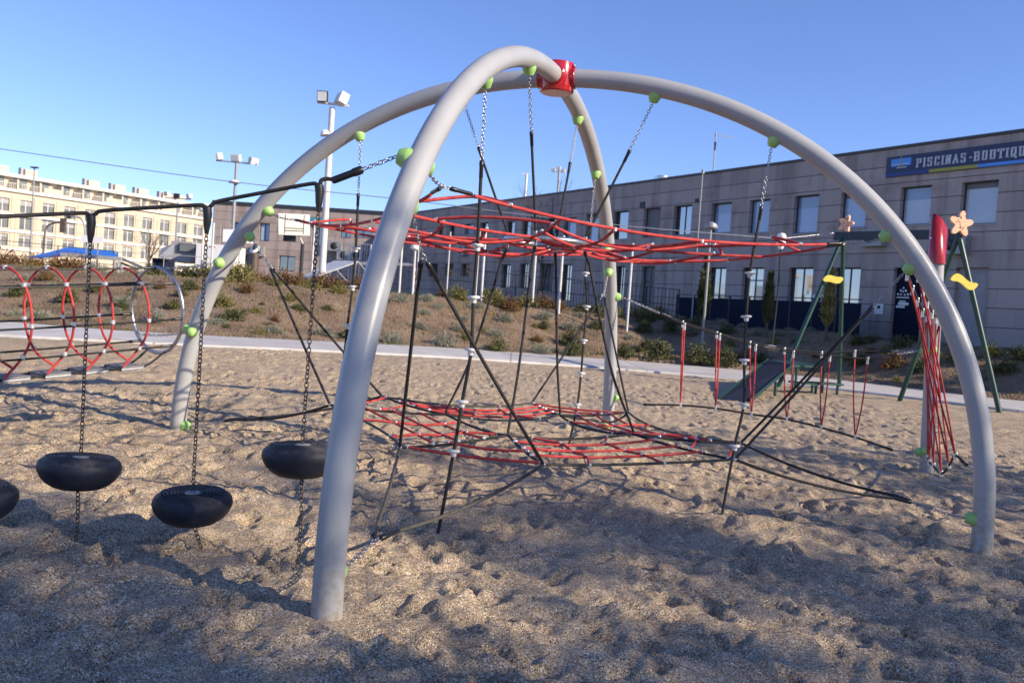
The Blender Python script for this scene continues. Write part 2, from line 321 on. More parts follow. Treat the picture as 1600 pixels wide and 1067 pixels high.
def copy_tree(o,parent=None):
    c=o.copy(); col.objects.link(c); 
    if parent is not None: c.parent=parent
    for ch in list(o.children): copy_tree(ch,c)
    return c
def lerp(a,b,t): return np.array(a)*(1-t)+np.array(b)*t
def spl(P,n=12):           # Catmull-Rom through the points
    P=[np.array(p,float) for p in P]
    if len(P)==2: return np.array([lerp(P[0],P[1],t) for t in np.linspace(0,1,n)])
    Q=[2*P[0]-P[1]]+P+[2*P[-1]-P[-2]]; out=[]
    for i in range(1,len(Q)-2):
        for t in np.linspace(0,1,n,endpoint=False):
            a,b,c,d=Q[i-1:i+3]; out.append(.5*((2*b)+(c-a)*t+(2*a-5*b+4*c-d)*t*t+(3*b-a-3*c+d)*t**3))
    out.append(P[-1]); return np.array(out)
def sag(a,b,dz,inw=None,n=16):
    a=np.array(a,float); b=np.array(b,float); o=np.array([0,0,-dz],float)
    if inw is not None: o=o+np.array(inw)
    return np.array([lerp(a,b,t)+o*4*t*(1-t) for t in np.linspace(0,1,n)])
# chain link, stadium shape
def _link(L_=.034,W=.021,r=.0034,k=5):
    pts=[]; h=(L_-W)/2
    for t in np.linspace(-np.pi/2,np.pi/2,5): pts.append((h+W/2*np.cos(t)-r*0,W/2*np.sin(t)))
    for t in np.linspace(np.pi/2,3*np.pi/2,5): pts.append((-h+W/2*np.cos(t),W/2*np.sin(t)))
    pts=np.array(pts); n=len(pts); V=[];Fc=[]
    for i in range(n):
        tg=pts[(i+1)%n]-pts[i-1]; tg/=np.linalg.norm(tg); nn=np.array([tg[1],-tg[0]])
        for j in range(k):
            a=2*np.pi*j/k; V.append((pts[i][0]+nn[0]*r*np.cos(a),pts[i][1]+nn[1]*r*np.cos(a),r*np.sin(a)))
    for i in range(n):
        for j in range(k): Fc.append((i*k+j,i*k+(j+1)%k,((i+1)%n)*k+(j+1)%k,((i+1)%n)*k+j))
    return np.array(V),Fc
LV,LF=_link()
def chain(mb,P,k='chain',pitch=.0262,scale=1.):
    P=np.asarray(P,float); d=np.concatenate([[0],np.cumsum(np.linalg.norm(np.diff(P,axis=0),axis=1))]); n=max(1,int(round(d[-1]/(pitch*scale))))
    for i in range(n):
        s_=(i+.5)/n*d[-1]; c=np.array([np.interp(s_,d,P[:,q]) for q in range(3)]); s0=max(0,s_-.02); s1=min(d[-1],s_+.02)
        t=np.array([np.interp(s1,d,P[:,q])-np.interp(s0,d,P[:,q]) for q in range(3)]); t/=np.linalg.norm(t)
        a=np.array([0,0,1.]) if abs(t[2])<.9 else np.array([1.,.3,0]); u=np.cross(t,a); u/=np.linalg.norm(u); w_=np.cross(t,u)
        an=(np.pi/2*(i%2))+.5+random.uniform(-.2,.2); uu=u*math.cos(an)+w_*math.sin(an); ww=np.cross(t,uu)
        mb.add((LV*scale)@np.stack([t,uu,ww])+c,LF,k)
def sleeve(mb,a,b,r=.019):
    a=np.array(a,float); b=np.array(b,float); mb.tube([a,lerp(a,b,.06),lerp(a,b,.3),lerp(a,b,.34),lerp(a,b,.94),b],[r*.6,r,r,r*.86,r*.86,r*.6],'sleeve',10)

# ================================================================= SETTING: sand, path, embankment, ground
near_px=[(0,534),(160,539),(317,545),(500,552),(700,561),(850,567),(960,573),(1120,582),(1250,592),(1368,606),(1440,614),(1509,622),(1600,636)]
far_px=[(0,515),(160,521),(322,529),(500,537),(700,548),(850,556),(960,562),(1120,568),(1242,575),(1368,592),(1440,602),(1509,611),(1600,625)]
def _line(px):
    Q=[PZ(x,y,.17) for x,y in px]; X=np.array([q[0] for q in Q]); Y=np.array([q[1] for q in Q]); 
    c=np.polyfit(X,Y,3); xs=np.linspace(X[0],X[-1],60); ys=np.polyval(c,xs)
    g0=(ys[1]-ys[0])/(xs[1]-xs[0]); g1=(ys[-1]-ys[-2])/(xs[-1]-xs[-2]); g0=min(max(g0,-.2),.4); g1=max(g1,-1.2)
    xs=np.concatenate([[xs[0]-60],xs,[xs[-1]+60]]); ys=np.concatenate([[ys[0]-60*g0*.2],ys,[ys[-1]+60*g1*.5]]); return xs,ys
_nx,_ny=_line(near_px); _fx,_fy=_line(far_px)
def nearL(x): return np.interp(x,_nx,_ny)
def farL(x): return np.maximum(np.interp(x,_fx,_fy),nearL(x)+2.0)
def vnoise(x,y,s,seed):
    g=np.random.default_rng(seed).random((257,257)); x=x/s+1000; y=y/s+1000
    xi=np.floor(x).astype(int); yi=np.floor(y).astype(int); fx=x-xi; fy=y-yi; fx=fx*fx*(3-2*fx); fy=fy*fy*(3-2*fy)
    a=g[xi%256,yi%256]; b=g[(xi+1)%256,yi%256]; c=g[xi%256,(yi+1)%256]; d=g[(xi+1)%256,(yi+1)%256]
    return (a*(1-fx)+b*fx)*(1-fy)+(c*(1-fx)+d*fx)*fy-.5
def grid_obj(name,X,Y,Z,k,kind='structure'):
    ny,nx=X.shape; V=np.stack([X,Y,Z],-1).reshape(-1,3); me=bpy.data.meshes.new(name)
    i=np.arange((ny-1)*nx).reshape(ny-1,nx)[:,:-1].ravel(); fc=np.stack([i,i+1,i+nx+1,i+nx],1)
    me.vertices.add(len(V)); me.vertices.foreach_set('co',V.ravel()); me.loops.add(fc.size); me.loops.foreach_set('vertex_index',fc.ravel())
    me.polygons.add(len(fc)); me.polygons.foreach_set('loop_start',np.arange(0,fc.size,4)); me.polygons.foreach_set('loop_total',np.full(len(fc),4)); 
    me.update(); me.validate(); me.polygons.foreach_set('use_smooth',np.ones(len(fc),bool)); me.materials.append(MT[k]); me.update()
    o=bpy.data.objects.new(name,me); col.objects.link(o); o['kind']=kind; return o
def make_sand():
    xs=list(np.arange(-6.6,7.6,.026)); st=.026
    while xs[-1]<58: st=min(2,st*1.05); xs.append(xs[-1]+st)
    st=.026; L_=[xs[0]]
    while L_[-1]>-58: st=min(2,st*1.05); L_.append(L_[-1]-st)
    xs=np.array(L_[:0:-1]+xs)
    ys=[-26,-20,-15,-11,-8,-5,-3,-1.5,-.5,.4,1.1,1.6,2.0]
    while ys[-1]<38: ys.append(ys[-1]+max(.02,.0058*ys[-1]))
    ys=np.array(ys); X,Y=np.meshgrid(xs,ys); Z=gnd(X,Y)
    amp=np.clip(1.15-.02*Y,.6,1.1)
    wx=X+.25*vnoise(X,Y,.6,50); wy=Y+.25*vnoise(X,Y,.6,51)
    Z=Z+amp*(.04*vnoise(wx,wy,1.2,1)+.040*vnoise(wx,wy,.42,2)+.046*vnoise(wx,wy,.19,3)+.038*vnoise(wx,wy,.10,4)+.018*vnoise(X,Y,.05,5))
    g=np.random.default_rng(11); n=11000
    px=g.uniform(-13,14,n); py=2+g.random(n)**1.2*20; an=g.uniform(0,np.pi,n); dp=g.uniform(.010,.044,n); la=g.uniform(.05,.13,n); lb=g.uniform(.035,.07,n)
    for a,b,t,d,l1,l2 in zip(px,py,an,dp,la,lb):
        i0,i1=np.searchsorted(ys,[b-.5,b+.5]); j0,j1=np.searchsorted(xs,[a-.5,a+.5])
        if i1-i0<2 or j1-j0<2: continue
        dx=X[i0:i1,j0:j1]-a; dy=Y[i0:i1,j0:j1]-b; u=dx*math.cos(t)+dy*math.sin(t); v_=-dx*math.sin(t)+dy*math.cos(t)
        q=(u/l1)**2+(v_/l2)**2; Z[i0:i1,j0:j1]+= -d*np.exp(-q**2.2*.6)+d*.42*np.exp(-(np.sqrt(q)-1.45)**2*9)
    # sand drawn up or trodden down round the legs
    for k,t in ((0,0),(0,np.pi),(1,0),(1,np.pi)):
        P=arch(k,t); q=np.hypot(X-P[0],Y-P[1]); wgt=np.exp(-(q/.22)**2); Z=Z*(1-wgt)+gnd(X,Y)*wgt
    e=np.clip((Y-(nearL(X)-.5))/.5,0,1); Z=Z*(1-e)+(gnd(X,Y)-.02)*e
    Z=np.where(Y>nearL(X)+.06,-.12,Z)
    grid_obj('sand',X,Y,Z,'sand')
make_sand()
def make_path():
    xs=np.linspace(-60,60,241); T=np.array([0,.0,.03,.03,.5,1.0]); dz=[-.15,.035,.04,.04,.045,.04]
    X=np.repeat(xs[None],6,0); Y=np.array([nearL(xs)*(1-t)+(farL(xs)+.3)*t for t in T]); Y[0]-=.0; Z=np.array([gnd(X[i],Y[i])*0+gnd(xs,nearL(xs))+dz[i] for i in range(6)])
    grid_obj('path',X,Y,Z,'path')
make_path()
def crest(x): return np.interp(x,[-40,-20,-8,0,6,11,15,40],[2.0,2.0,2.0,1.95,1.85,1.6,1.4,1.4])
def bw(x): return np.interp(x,[-40,6,12,16,40],[9.5,9.5,7.5,5.0,5.0])
def berm(x,y):
    d=y-farL(x); t=np.clip(d/bw(x),0,1); t=t*t*(3-2*t); return .20+(crest(x)-.2)*t
def make_berm():
    xs=np.linspace(-62,60,520); D=np.concatenate([np.arange(0,13,.22),[14,16,19,24,32,45,70,110,200,420]])
    D=np.concatenate([[-.4],D]); X=np.array([xs*(1+max(0,d-13)*.02) for d in D]); B=np.array([farL(xs)]*len(D)); Y=B+D[:,None]
    t=np.clip(D[:,None]/bw(xs)[None],0,1); t=t*t*(3-2*t); Z=.20+(crest(xs)[None]-.2)*t
    Z[0]=-.15; Z=Z+np.clip(D[:,None]/1.0,0,1)*(.22*vnoise(X,Y,2.2,21)+.10*vnoise(X,Y,.8,22)+.05*vnoise(X,Y,.35,23))*np.clip(1.5-D[:,None]/40,0,1)
    grid_obj('embankment',X,Y,Z,'soil')
make_berm()
g=M(); g.add([(-700,-700,-.3),(700,-700,-.3),(700,700,-.3),(-700,700,-.3)],[(0,1,2,3)],'soil',None,False); obj('ground',g,kind='structure')
# ================================================================= CLIMBING FRAME
frame=thing('climbing_frame',[AC[0],AC[1],0],'large pale grey climbing frame of two crossing tubular arches with lime green caps','climbing frame')
TR=.083
for k in (0,1):
    mb=M(); mb.tube([arch(k,t) for t in np.linspace(-.11,np.pi+.11,110)],TR,'steel_paint',28); obj('arch_tube',mb,frame)
top=arch(0,np.pi/2)
mb=M(); mb.lathe([(.140,-.140),(.155,-.133),(.159,-.124),(.159,.116),(.155,.127),(.140,.133)],top,(0,0,1),'clamp',40)
for ax in AXES: mb.lathe([(.096,.12),(.101,.125),(.101,.172),(.096,.176)],top,ax,'clamp',28)
cl=obj('clamp',mb,frame)
for ax in AXES: mb=M(); mb.lathe([(.008,.0),(.014,.001),(.014,.012),(.006,.016)],top+ax*.158+np.cross(ax,[0,0,1])*.05+np.array([0,0,.1]),ax,'zinc',8); obj('bolt',mb,cl)
def cap(k,t,d,parent=None,r=.057):
    P=arch(k,t); T=arch(k,t+.01)-arch(k,t-.01); T/=np.linalg.norm(T); d=np.array(d,float); d=d-T*(d@T)*.75; d/=np.linalg.norm(d)
    mb=M(); mb.lathe([(r*1.0,TR-.045),(r*1.04,TR-.002),(r*1.0,TR+.006),(r*.70,TR+.048),(r*.62,TR+.053),(r*.2,TR+.054)],P,d,'green',24)
    obj('anchor_cap',mb,frame); return P+d*(TR+.052)
DN=np.array([0,0,-1.])
def stay_dir(P,Q): v=np.array(Q)-np.array(P); return v/np.linalg.norm(v)
def knob(mb,P,T=(0,0,1),r=.0150,l=.030,k='ferrule'): 
    T=np.array(T,float); T/=np.linalg.norm(T); mb.lathe([(r*.7,-l/2),(r,-l/2+.004),(r,l/2-.004),(r*.7,l/2)],P,T,k,10)

# ---- nets
def halfarch(i): return [(0,lambda t:t),(1,lambda t:math.pi-t),(0,lambda t:math.pi-t),(1,lambda t:t)][i]
LEGN=['front','right','rear','left']
def onleg(i,t): k,f_=halfarch(i); return k,f_(t)
LC=np.array([AC[0],AC[1],0])+E1*.12
LZ=[.50,.50,.55,.60]
def make_net(kind):
    lower=kind=='lower'
    nm='black and red rope net hung low above the sand under the arches' if lower else 'red rope net stretched high between the four arch legs round a steel ring'
    net=thing('rope_net',[AC[0],AC[1],.5 if lower else 2.3],nm,'rope net','rope nets of the climbing frame')
    def rope(P,k='red',r=.0105): mb=M(); mb.tube(P,r*(1.08 if lower else 1.18),k,8); return obj('rope',mb,net)
    def conn(P,T): mb=M(); knob(mb,P,T); obj('connector',mb,net)
    C=LC if lower else np.array([AC[0],AC[1],0])
    Nn={};I={};S={}
    for i,ax in enumerate(AXES):
        tn=AXES[(i+1)%4]; 
        if lower:
            z=LZ[i]
            for s_ in (-1,1): Nn[i,s_]=C+ax*1.87+tn*(.57*s_)+[0,0,z]
            I[i]=C+ax*.92+[0,0,.55]
        else:
            z=2.36
            I[i]=C+ax*.46+[0,0,2.27]
    KK={}; SD={}
    if not lower:
        for i in range(4):
            cpos=cap(*onleg(i,.70),-AXES[i]+[0,0,-.25]); KK[i]=(cpos,cpos-AXES[i]*.26+[0,0,-.05])
        for i in range(4):
            j=(i+1)%4; SD[i]=sag(KK[i][1],KK[j][1],.13,(AXES[i]+AXES[j])*-.05,n=33)
            Nn[i,1]=SD[i][8]; Nn[j,-1]=SD[i][24]
    for i in range(4):
        j=(i+1)%4; a=Nn[i,1]; b=Nn[j,-1]; mid=(AXES[i]+AXES[j])*-.12
        zs=.05 if lower else .10
        side=sag(a,b,zs,mid) if lower else SD[i][8:25:1][np.round(np.linspace(0,16,16)).astype(int)]
        ia,ib=I[i],I[j]
        inn=sag(ia,ib,.05,mid*.35)
        if lower: rope(side,'grey'); rope(inn,'black' if i%2 else 'grey')
        else: rope(SD[i][2:-2],'red'); rope(inn,'red')
        ea=lambda f_:lerp(a,ia,f_)
        eb=lambda f_:lerp(b,ib,f_)
        fr=(.29,.52,.76) if lower else (.30,.62)
        par=[sag(ea(f_),eb(f_),.055 if lower else .10,mid*(.9-.6*f_)) for f_ in fr]
        for f_,p_ in zip(fr,par):
            rope(p_,'red'); conn(p_[0],p_[0]-p_[1]); conn(p_[-1],p_[-1]-p_[-2])
        for u in ((.30,.66) if lower else (.30,.66)):
            pts=[side[int(round(u*15))]]+[p_[int(round((u*.94+.03)*15))] for p_ in par]+[inn[int(round((.2 if u<.4 else .5 if u<.6 else .8)*15))]]
            pts=[q+[0,0,(.012 if n_%2 else -.004)] for n_,q in enumerate(pts)]
            rope(spl(pts,6),'red')
            for q in pts: conn(q,(0,0,1))
    for i in range(4):
        for s_ in (-1,1):
            e=sag(Nn[i,s_],I[i],.02); rope(e,'black' if lower else 'red')
        ch_=lambda f_:sag(lerp(Nn[i,-1],I[i],f_),lerp(Nn[i,1],I[i],f_),.02 if lower else -.03)
        for f_ in ((.06,.42) if lower else (.25,)):
            c_=ch_(f_); rope(c_,'red')
            for q in (c_[0],c_[-1]): conn(q,c_[1]-c_[0])
    # fixings to the legs
    for i in range(4):
        if lower:
            lo=cap(*onleg(i,.03),-AXES[i]*1.0+[0,0,.05])
            mid=(Nn[i,-1]+Nn[i,1])/2; d=stay_dir(lo,mid); c0=lo+d*.36
            mb=M(); chain(mb,sag(lo,c0,.01,n=6)); obj('chain',mb,net)
            P=arch(*onleg(i,.625)); hi=cap(*onleg(i,.615),stay_dir(P,mid)); d=stay_dir(hi,mid); c1=hi+d*.30
            mb=M(); chain(mb,[hi,c1]); obj('chain',mb,net)
            for s_ in (-1,1):
                for st in (c0,c1):
                    n_=Nn[i,s_]; q=stay_dir(st,n_); s0=st+q*.07
                    mb=M(); chain(mb,[st,s0]); obj('chain',mb,net)
                    mb=M(); sleeve(mb,s0,s0+q*.16,.018); obj('sleeve',mb,net)
                    k='grey' if (st is c0 and i==0) else 'black'
                    rope(sag(s0+q*.14,n_,.05 if st is c0 else .01),k,.0115)
                conn(Nn[i,s_],(1,0,.3))
        else:
            cpos,K=KK[i]
            mb=M(); chain(mb,sag(cpos,K,.015,n=6)); obj('chain',mb,net)
            for s_ in (-1,1):
                n_=Nn[i,s_]; q=stay_dir(K,n_); mb=M(); chain(mb,[K,K+q*.06]); obj('chain',mb,net)
                mb=M(); sleeve(mb,K+q*.05,K+q*.22,.016); obj('sleeve',mb,net)
            S[i]=C+AXES[i]*2.02+[0,0,2.40]
            r1=spl([lerp(K,Nn[i,-1],.55),S[i],lerp(K,Nn[i,1],.55)],8); rope(r1,'red'); conn(S[i],(0,0,1)); conn(r1[0],(1,0,0)); conn(r1[-1],(1,0,0))
    if not lower:
        mb=M(); an=np.linspace(0,2*np.pi,49); mb.tube([C+E1*.37*math.cos(a)+E2*.37*math.sin(a)+[0,0,2.27] for a in an],.026,'steel_ring',12,False); obj('centre_ring',mb,net)
        for i in range(4): mb=M(); knob(mb,C+AXES[i]*.41+[0,0,2.27],AXES[i],.02,.06,'zinc'); obj('ring_clamp',mb,net)
    return Nn,I,C
LN,LI,_=make_net('lower'); UN,UI,UC=make_net('upper')

LEGL=['front pillar','right leg','rear leg','left leg']
# ---- step ropes with white discs (one under each half arch)
def step_rope(i,discs,lab,bends,gp):
    k,t=onleg(i,1.035); P=arch(k,t); c=cap(k,t,DN); base=np.array([P[0],P[1],float(gnd(P[0],P[1]))-.05])
    sw=[.0,.0,.0,.0][i]
    st=thing('step_rope',base,lab,'climbing rope','step ropes with white discs')
    a=c+stay_dir(c,bends[0])*.52; mb=M(); chain(mb,[c,a]); obj('chain',mb,st)
    mb=M(); sleeve(mb,a,a+stay_dir(c,bends[0])*.13,.0175); obj('sleeve',mb,st)
    pts=spl([a+stay_dir(c,bends[0])*.11]+list(bends)+[gp],8)
    mb=M(); mb.tube(pts,.0125,'black',8); obj('rope',mb,st)
    for dz in discs:
        q=np.array([np.interp(-dz,-pts[:,2],pts[:,n]) for n in (0,1,2)]); q[2]=dz
        mb=M(); mb.lathe([(.016,-.04),(.020,-.035),(.022,-.008),(.040,-.007),(.047,0),(.047,.007),(.040,.012),(.018,.014)],q,(random.uniform(-.08,.08),random.uniform(-.08,.08),1),'disc',20); obj('step_disc',mb,st)
    return P
for i,(ys_,lab) in enumerate([([384,465,547,628,705],'black rope with white step discs hanging nearest the camera, right of the front pillar'),
        ([427,495,563,632,697],'black rope with white step discs hanging under the right-hand half of the wide arch'),
        ([427,479,532,583,632],'black rope with white step discs hanging in front of the rear leg'),
        ([388,448,508,565,625],'black rope with white step discs hanging behind the front pillar, under the left half arch')]):
    P=arch(*onleg(i,1.035)); xs_=[[746,740,736,722,709],[1172,1166,1163,1162,1148],[915,917,912,908,902],[556,551,543,537,530]][i]
    gx=[(683,828),(1127,803),(885,716),(515,690)][i]; gp=PY(gx[0],gx[1],P[1]-.02); gp[2]=float(gnd(gp[0],gp[1]))-.06
    B=[PY(x,y,P[1]) for x,y in zip(xs_,ys_)]; step_rope(i,[float(q[2]) for q in B],lab,B,gp)
# ---- ropes from the arches to the steel ring and on to the lower net
for i in range(4):
    k,t=onleg(i,1.33 if i!=1 else 1.33); P=arch(k,t); T=UC+AXES[i]*.37+[0,0,2.29]; c=cap(k,t,DN*1+stay_dir(P,T)*.4)
    d=stay_dir(c,T); s0=c+d*.46; s1=s0+d*.13
    r_=thing('support_rope',T,'upper black rope holding the steel ring, on the %s side'%LEGL[i],'rope','black ropes holding up the steel ring')
    mb=M(); chain(mb,[c,s0]); obj('chain',mb,r_); mb=M(); sleeve(mb,s0,s1,.0175); obj('sleeve',mb,r_)
    mb=M(); mb.tube(sag(s1-d*.02,T+[0,0,.03],.0),.0115,'black',8); obj('rope',mb,r_); mb=M(); knob(mb,T+[0,0,.02],d,.018,.05,'zinc'); obj('ring_clamp',mb,r_)
    A=UC+AXES[i]*.37+[0,0,2.25]; B=LI[i]+[0,0,.02]
    r_=thing('drop_rope',B,'black rope between steel ring and lower net, on the %s side'%LEGL[i],'rope','black ropes between the two nets')
    mb=M(); chain(mb,[A,A-[0,0,.06]],); obj('chain',mb,r_)
    q=stay_dir(A,B); mb=M(); sleeve(mb,A-[0,0,.05],A+q*.18,.017); obj('sleeve',mb,r_)
    b_=AXES[i]*-.05; mb=M(); mb.tube(spl([A+q*.16,lerp(A,B,.35)+b_*.6,lerp(A,B,.7)+b_,B+[0,0,.05]+b_*.3,B],7),.0115,'black',8); obj('rope',mb,r_)

# ================================================================= SUSPENDED RUBBER SEATS
def hang_y(x,y): return PG(x,y)
seats=[((-47,782),(-54,884),(-40,349),'leftmost dark rubber disc seat, cut by the left edge of the picture'),
       ((124,735),(117,850),(143,338),'dark rubber disc seat second from the left, the widest looking one'),
       ((301,790),(316,862),(325,325),'lowest dark rubber disc seat, hanging between two others'),
       ((472,716),(464,886),(500,290),'dark rubber disc seat partly hidden by the front pillar')]
knots=[]
for n,(c,b,tp,lab) in enumerate(seats):
    G_=PG(*b); Y=G_[1]; C=PY(c[0],c[1],Y); T=PY(tp[0],tp[1],Y); knots.append(T)
    tl=[(.05,-.02),(.03,.05),(-.02,-.05),(-.04,.02)][n]
    ax=np.array([tl[0],tl[1],1.]); ax/=np.linalg.norm(ax)
    s=thing('disc_seat',C,lab,'hanging seat','dark rubber seats hanging on chains')
    prof=[(.02,-.106),(.120,-.106),(.145,-.098),(.183,-.074),(.213,-.042),(.232,-.006),(.238,.022),(.234,.044),(.224,.062),(.208,.074)]
    for q in range(7): r0=.200-q*.021; prof+=[(r0,.075),(r0-.006,.086),(r0-.012,.086),(r0-.018,.075)]
    prof+=[(.05,.078),(.012,.078)]
    mb=M(); mb.lathe(prof,C,ax,'rubber',48); body=obj('seat',mb,s)
    mb=M(); mb.lathe([(.05,.078),(.048,.0845),(.03,.088),(.012,.088)],C,ax,'worn',24); obj('hub_plate',mb,s)
    top_=C+ax*.085; kb=T-[0,0,.15]
    mb=M(); chain(mb,sag(kb,top_,0,None,4),k='chain_dark',pitch=.0265); obj('chain',mb,s)
    mb=M(); chain(mb,sag(C-ax*.105,[G_[0],G_[1],G_[2]-.03],0,[.01,.0,0],6),k='chain_dark'); obj('lower_chain',mb,s)
    mb=M(); mb.tube([T+[-.006,0,.0],T-[0,0,.04],T-[0,0,.10],T-[0,0,.16]],[.028,.027,.022,.012],'sleeve',12); obj('sleeve',mb,s)
Pc=arch(0,.686); cpos=cap(0,.686,[-1,-.15,.06],r=.066)
ro=thing('suspension_rope',knots[1],'thick knotted black rope carrying the disc seats, running left from the front pillar','rope')
e0=cpos; d=stay_dir(e0,knots[3]); e1=e0+d*.22; e2=e1+d*.20
mb=M(); chain(mb,[e0,e1],scale=1.15); obj('chain',mb,ro); mb=M(); sleeve(mb,e1,e2,.026); obj('sleeve',mb,ro)
e2=e2+d*.0
far=knots[0]+(knots[0]-knots[1])*2.2+[0,0,.35]
seq=[far,knots[0],knots[1],knots[2],knots[3],e2]; P=[]
for a,b in zip(seq[:-1],seq[1:]):
    P+= [lerp(a,b,.0),lerp(a,b,.035)+[0,0,.012],lerp(a,b,.10)+[0,0,.028],lerp(a,b,.5)+[0,0,.026],lerp(a,b,.90)+[0,0,.022],lerp(a,b,.965)+[0,0,.012]]
P.append(e2); mb=M(); mb.tube(spl(P[:-3]+[lerp(P[-3],e2,.5),e2],4),.0125,'black',10); obj('rope',mb,ro)

# ================================================================= RING TUNNEL
dax=np.array([math.sin(R(214)),math.cos(R(214)),-.075]); dax/=np.linalg.norm(dax)
RC=PY(245,485,9.0); side_=np.cross(dax,[0,0,1]); side_/=np.linalg.norm(side_); upt=np.cross(side_,dax)
def rp(s,a,r=.43): return RC+dax*s+(side_*math.sin(a)+upt*math.cos(a))*r
tun=thing('rope_tunnel',RC+dax*1.2-[0,0,.5],'crawl tunnel of red rope hoops and grey treads leading off to the left','rope tunnel')
mb=M(); mb.tube([rp(0,a,.435) for a in np.linspace(0,2*np.pi,57)],.019,'steel_ring',12,False); obj('steel_hoop',mb,tun)
SP=.37; LEN=3.3
angs=[R(a) for a in (0,-48,52,-98,98,-142,140)]
for a in angs:
    P=sag(rp(0,a),rp(LEN,a),.02); st=.04; q0=P[0]+ (P[1]-P[0])*.05
    mb=M(); mb.tube(P,.0095,'grey' if abs(a)<1.2 else 'black',8); obj('rope',mb,tun)
    mb=M(); sleeve(mb,P[0],P[0]+stay_dir(P[0],P[1])*.14,.016); obj('sleeve',mb,tun)
for n in range(1,9):
    s=n*SP; lo=[]
    mb=M(); P=[rp(s,a) for a in np.linspace(-R(150),R(150),41)]
    L0=RC+dax*(s-.14)-upt*.50+side_*.1; L1=RC+dax*(s+.12)-upt*.52-side_*.1
    mb.tube(spl([L0+side_*.08]+[P[q] for q in range(0,41,4)][::-1]+[L1-side_*.08],5),.0115,'red',8); obj('hoop',mb,tun)
    for a in angs:
        mb=M(); knob(mb,rp(s,a),(0,0,1),.021,.040); obj('connector',mb,tun)
    c=RC+dax*s-upt*.535; rot=np.stack([dax,side_,upt],1)
    mb=M(); mb.box(c,(.24,.30,.022),'tread',rot); mb.box(c-upt*.016,(.235,.295,.008),'disc',rot); mb.box(c-upt*.028,(.24,.30,.014),'tread',rot); obj('tread',mb,tun)
for s_ in (-1,1):
    P=[rp(0,R(160)*s_)]+[RC+dax*s-upt*.545+side_*.13*s_ for s in np.linspace(.25,LEN,9)]
    mb=M(); mb.tube(spl(P,5),.011,'black',8); obj('tread_rope',mb,tun)
capA=cap(1,.509,[-.35,-1,-.1]); capB=cap(1,.300,[-.1,-1,0]); capC=cap(1,.302,[-1,-.3,0])
for c_,tgt in ((capA,rp(0,0)),(capC,rp(0,R(-95))),(capB,rp(0,R(128)))):
    mb=M(); chain(mb,sag(c_,tgt,.02,n=6)); obj('chain',mb,tun)

# ================================================================= POST AND THE TWO ROPE BRIDGES
PB=PG(1448,736); pz=float(PY(1472,412,PB[1])[2]); ptop=float(PY(1464,335,PB[1])[2])
post=thing('post',PB,'round grey post with a slanted dark red sleeve on top','post')
LEAN=-.036
mb=M(); mb.tube([PB-[0,0,.2],[PB[0]+LEAN*(pz+.1),PB[1],pz+.1]],TR,'steel_paint',28); obj('tube',mb,post)
mb=M(); n=32; an=np.linspace(0,2*np.pi,n,endpoint=False); r_=.106
PBo=PB.copy(); PB=PB+np.array([LEAN*(pz+.3),0,0])
ring0=np.stack([PB[0]+r_*np.cos(an),PB[1]+r_*np.sin(an),np.full(n,pz)],1)
ring1=ring0.copy(); ring1[:,2]=ptop-.14+.14*np.cos(an-R(200)); ring1i=ring1.copy(); ring1i[:,:2]=PB[:2]+(ring1[:,:2]-PB[:2])*.93; ring2=ring1i.copy(); ring2[:,2]-=.10
V=np.concatenate([ring0,ring1,ring1i,ring2]); fc=[(q*n+j,q*n+(j+1)%n,(q+1)*n+(j+1)%n,(q+1)*n+j) for q in range(3) for j in range(n)]
mb.add(V,fc,'redpost'); mb.add(ring2,[tuple(range(n))],'redpost',None,False); mb.lathe([(.084,-.012),(.114,-.01),(.114,.004),(.106,.006)],[PB[0],PB[1],pz],(0,0,1),'redpost',32)
rs=obj('red_sleeve',mb,post); mb=M(); knob(mb,[PB[0]-.1,PB[1]-.04,pz+.30],(-1,-.4,0),.014,.03,'zinc'); obj('bolt',mb,rs)
PB=PBo
def pcap(z,d):
    d=np.array(d,float); d/=np.linalg.norm(d); P=np.array([PB[0]+LEAN*z,PB[1],z]); mb=M(); mb.lathe([(.058,TR-.035),(.06,TR-.006),(.058,TR+.004),(.04,TR+.052),(.034,TR+.06),(.01,TR+.062)],P,d,'green',24); obj('anchor_cap',mb,post); return P+d*(TR+.06)
legR=arch(0,np.pi-.5)
dA=np.array([legR[0]-PB[0],legR[1]-PB[1],0]); 
zA=float(PY(1463,550,PB[1])[2]); zB=float(PY(1447,707,PB[1])[2])
pA=pcap(zA,dA); pAl=pcap(zB,dA)
t_=math.pi-.505; cA=cap(0,t_,-dA); cAl=cap(0,math.pi-.13,-dA)
br=thing('rope_bridge',lerp(legR,PB,.5)*[1,1,0],'rope bridge of red V-shaped loops running from the rear leg to the red topped post','rope bridge','red looped rope bridges')
farx=[(1067,503),(1120,520),(1172,535),(1226,545),(1284,551),(1336,549)]; nrx=[(1070,507),(1125,523),(1181,540),(1240,550),(1297,556),(1356,560)]
bot=[(1063,633),(1118,638),(1174,647),(1229,655),(1283,668),(1336,683)]
FP=[PV(x,y,cA,pA,-.13) for x,y in farx]; NP=[PV(x,y,cA,pA,.13) for x,y in nrx]; BP=[PV(x,y,cA,pA,0) for x,y in bot]
